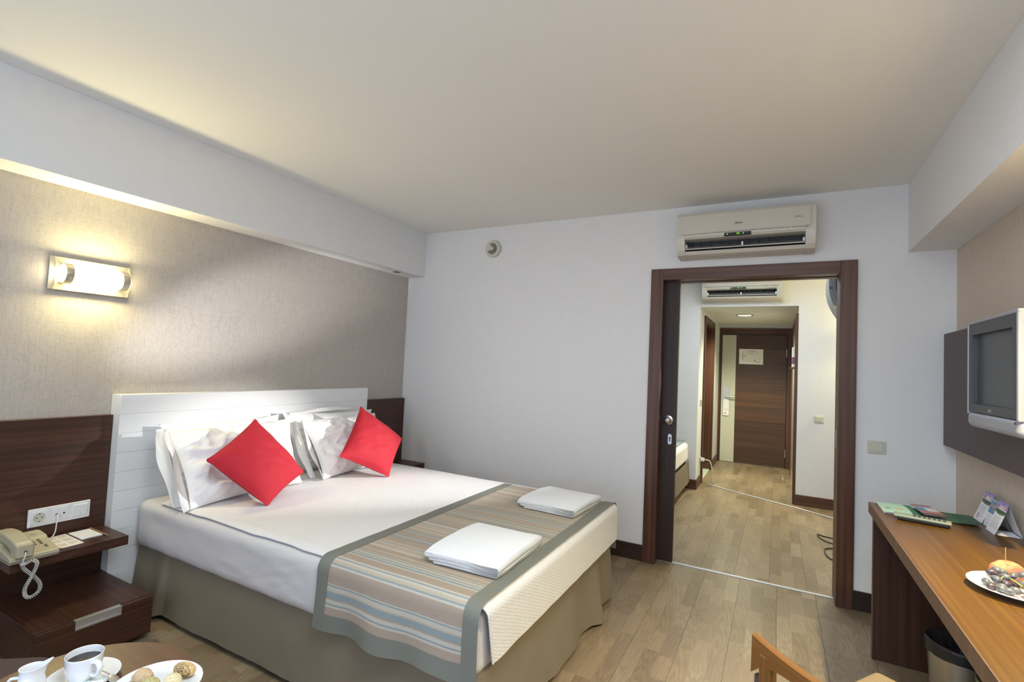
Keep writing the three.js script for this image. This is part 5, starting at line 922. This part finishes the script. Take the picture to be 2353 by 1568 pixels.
// cables on the floor
{
  const t = thing('white_cable', 'white plugged-in cable trailing across the hall floor', 'cable');
  part(t, 'cord', [tube([[2.34, 0.305, -2.86], [2.40, 0.30, -2.86], [2.43, 0.20, -2.88], [2.42, 0.06, -2.93], [2.385, 0.006, -2.98], [2.42, 0.006, -2.90], [2.56, 0.006, -2.80], [2.87, 0.006, -2.62], [3.15, 0.006, -2.46], [3.386, 0.006, -2.33], [3.60, 0.006, -2.18], [4.0, 0.006, -1.9]], 0.0055, 160, 8)], M.white);
  part(t, 'plug', [bx(2.30, 2.345, 0.285, 0.325, -2.88, -2.84, 0.008)], M.white);
  const s = thing('wall_outlet', 'ivory wall outlet holding the white plug in the hall', 'wall socket', [HLX, 0.30, -2.86]);
  part(s, 'plate', [bx(0, 0.010, -0.04, 0.04, -0.04, 0.04, 0.004)], M.ivory);
  single('black_cable', [tube([[3.75, 0.006, -1.40], [3.55, 0.006, -1.45], [3.48, 0.006, -1.47], [3.445, 0.006, -1.50], [3.455, 0.006, -1.39], [3.52, 0.006, -1.30], [3.62, 0.006, -1.26], [3.56, 0.006, -1.18], [3.48, 0.006, -1.12], [3.463, 0.006, -1.02], [3.49, 0.006, -0.87], [3.58, 0.006, -0.80]], 0.0048, 140, 8)], M.black, 'looped black cable on the floor beside the right door jamb', 'cable');
  const d = thing('door_stop', 'small metal door stop on the hall floor', 'door stop', [3.20, 0, -3.98]);
  part(d, 'post', [lathe([[0, 0], [0.022, 0], [0.022, 0.006], [0.014, 0.01], [0.014, 0.03], [0.018, 0.033], [0.018, 0.04], [0, 0.042]], 24)], M.steel);
}
lightSwitch('small ivory switch on the left hall wall before the bathroom doorway', 0, 0, 0, M.ivory);
{ const o = scene.children[scene.children.length - 1]; o.position.set(HLX, 1.0, -2.80); o.rotation.y = Math.PI / 2; }
{
  const t = thing('leaflet_holder', 'small printed notice on the closet panel in the hall', 'notice', [HRX - 0.028, 1.60, -3.25]);
  part(t, 'print', [bx(-0.012, 0.014, -0.12, 0.12, -0.1, 0.1, 0.002)], std({ roughness: 0.5, map: canvasTex(128, 256, (g, w, h) => { g.fillStyle = '#e4e0e6'; g.fillRect(0, 0, w, h); g.fillStyle = '#6a4a7a'; g.fillRect(0, 0, w, 90); g.fillStyle = '#c25a6a'; for (let i = 0; i < 5; i++) g.fillRect(10, 20 + i * 14, 100 - i * 12, 6); g.fillStyle = '#4a5fa0'; for (let i = 0; i < 8; i++) g.fillRect(10, 110 + i * 16, 100, 5); }, [0.2, 0.24]) }));
  part(t, 'ledge', [bx(-0.035, 0.014, -0.14, -0.122, -0.11, 0.11, 0.002)], M.casing);
}
renderer.render(scene, camera);
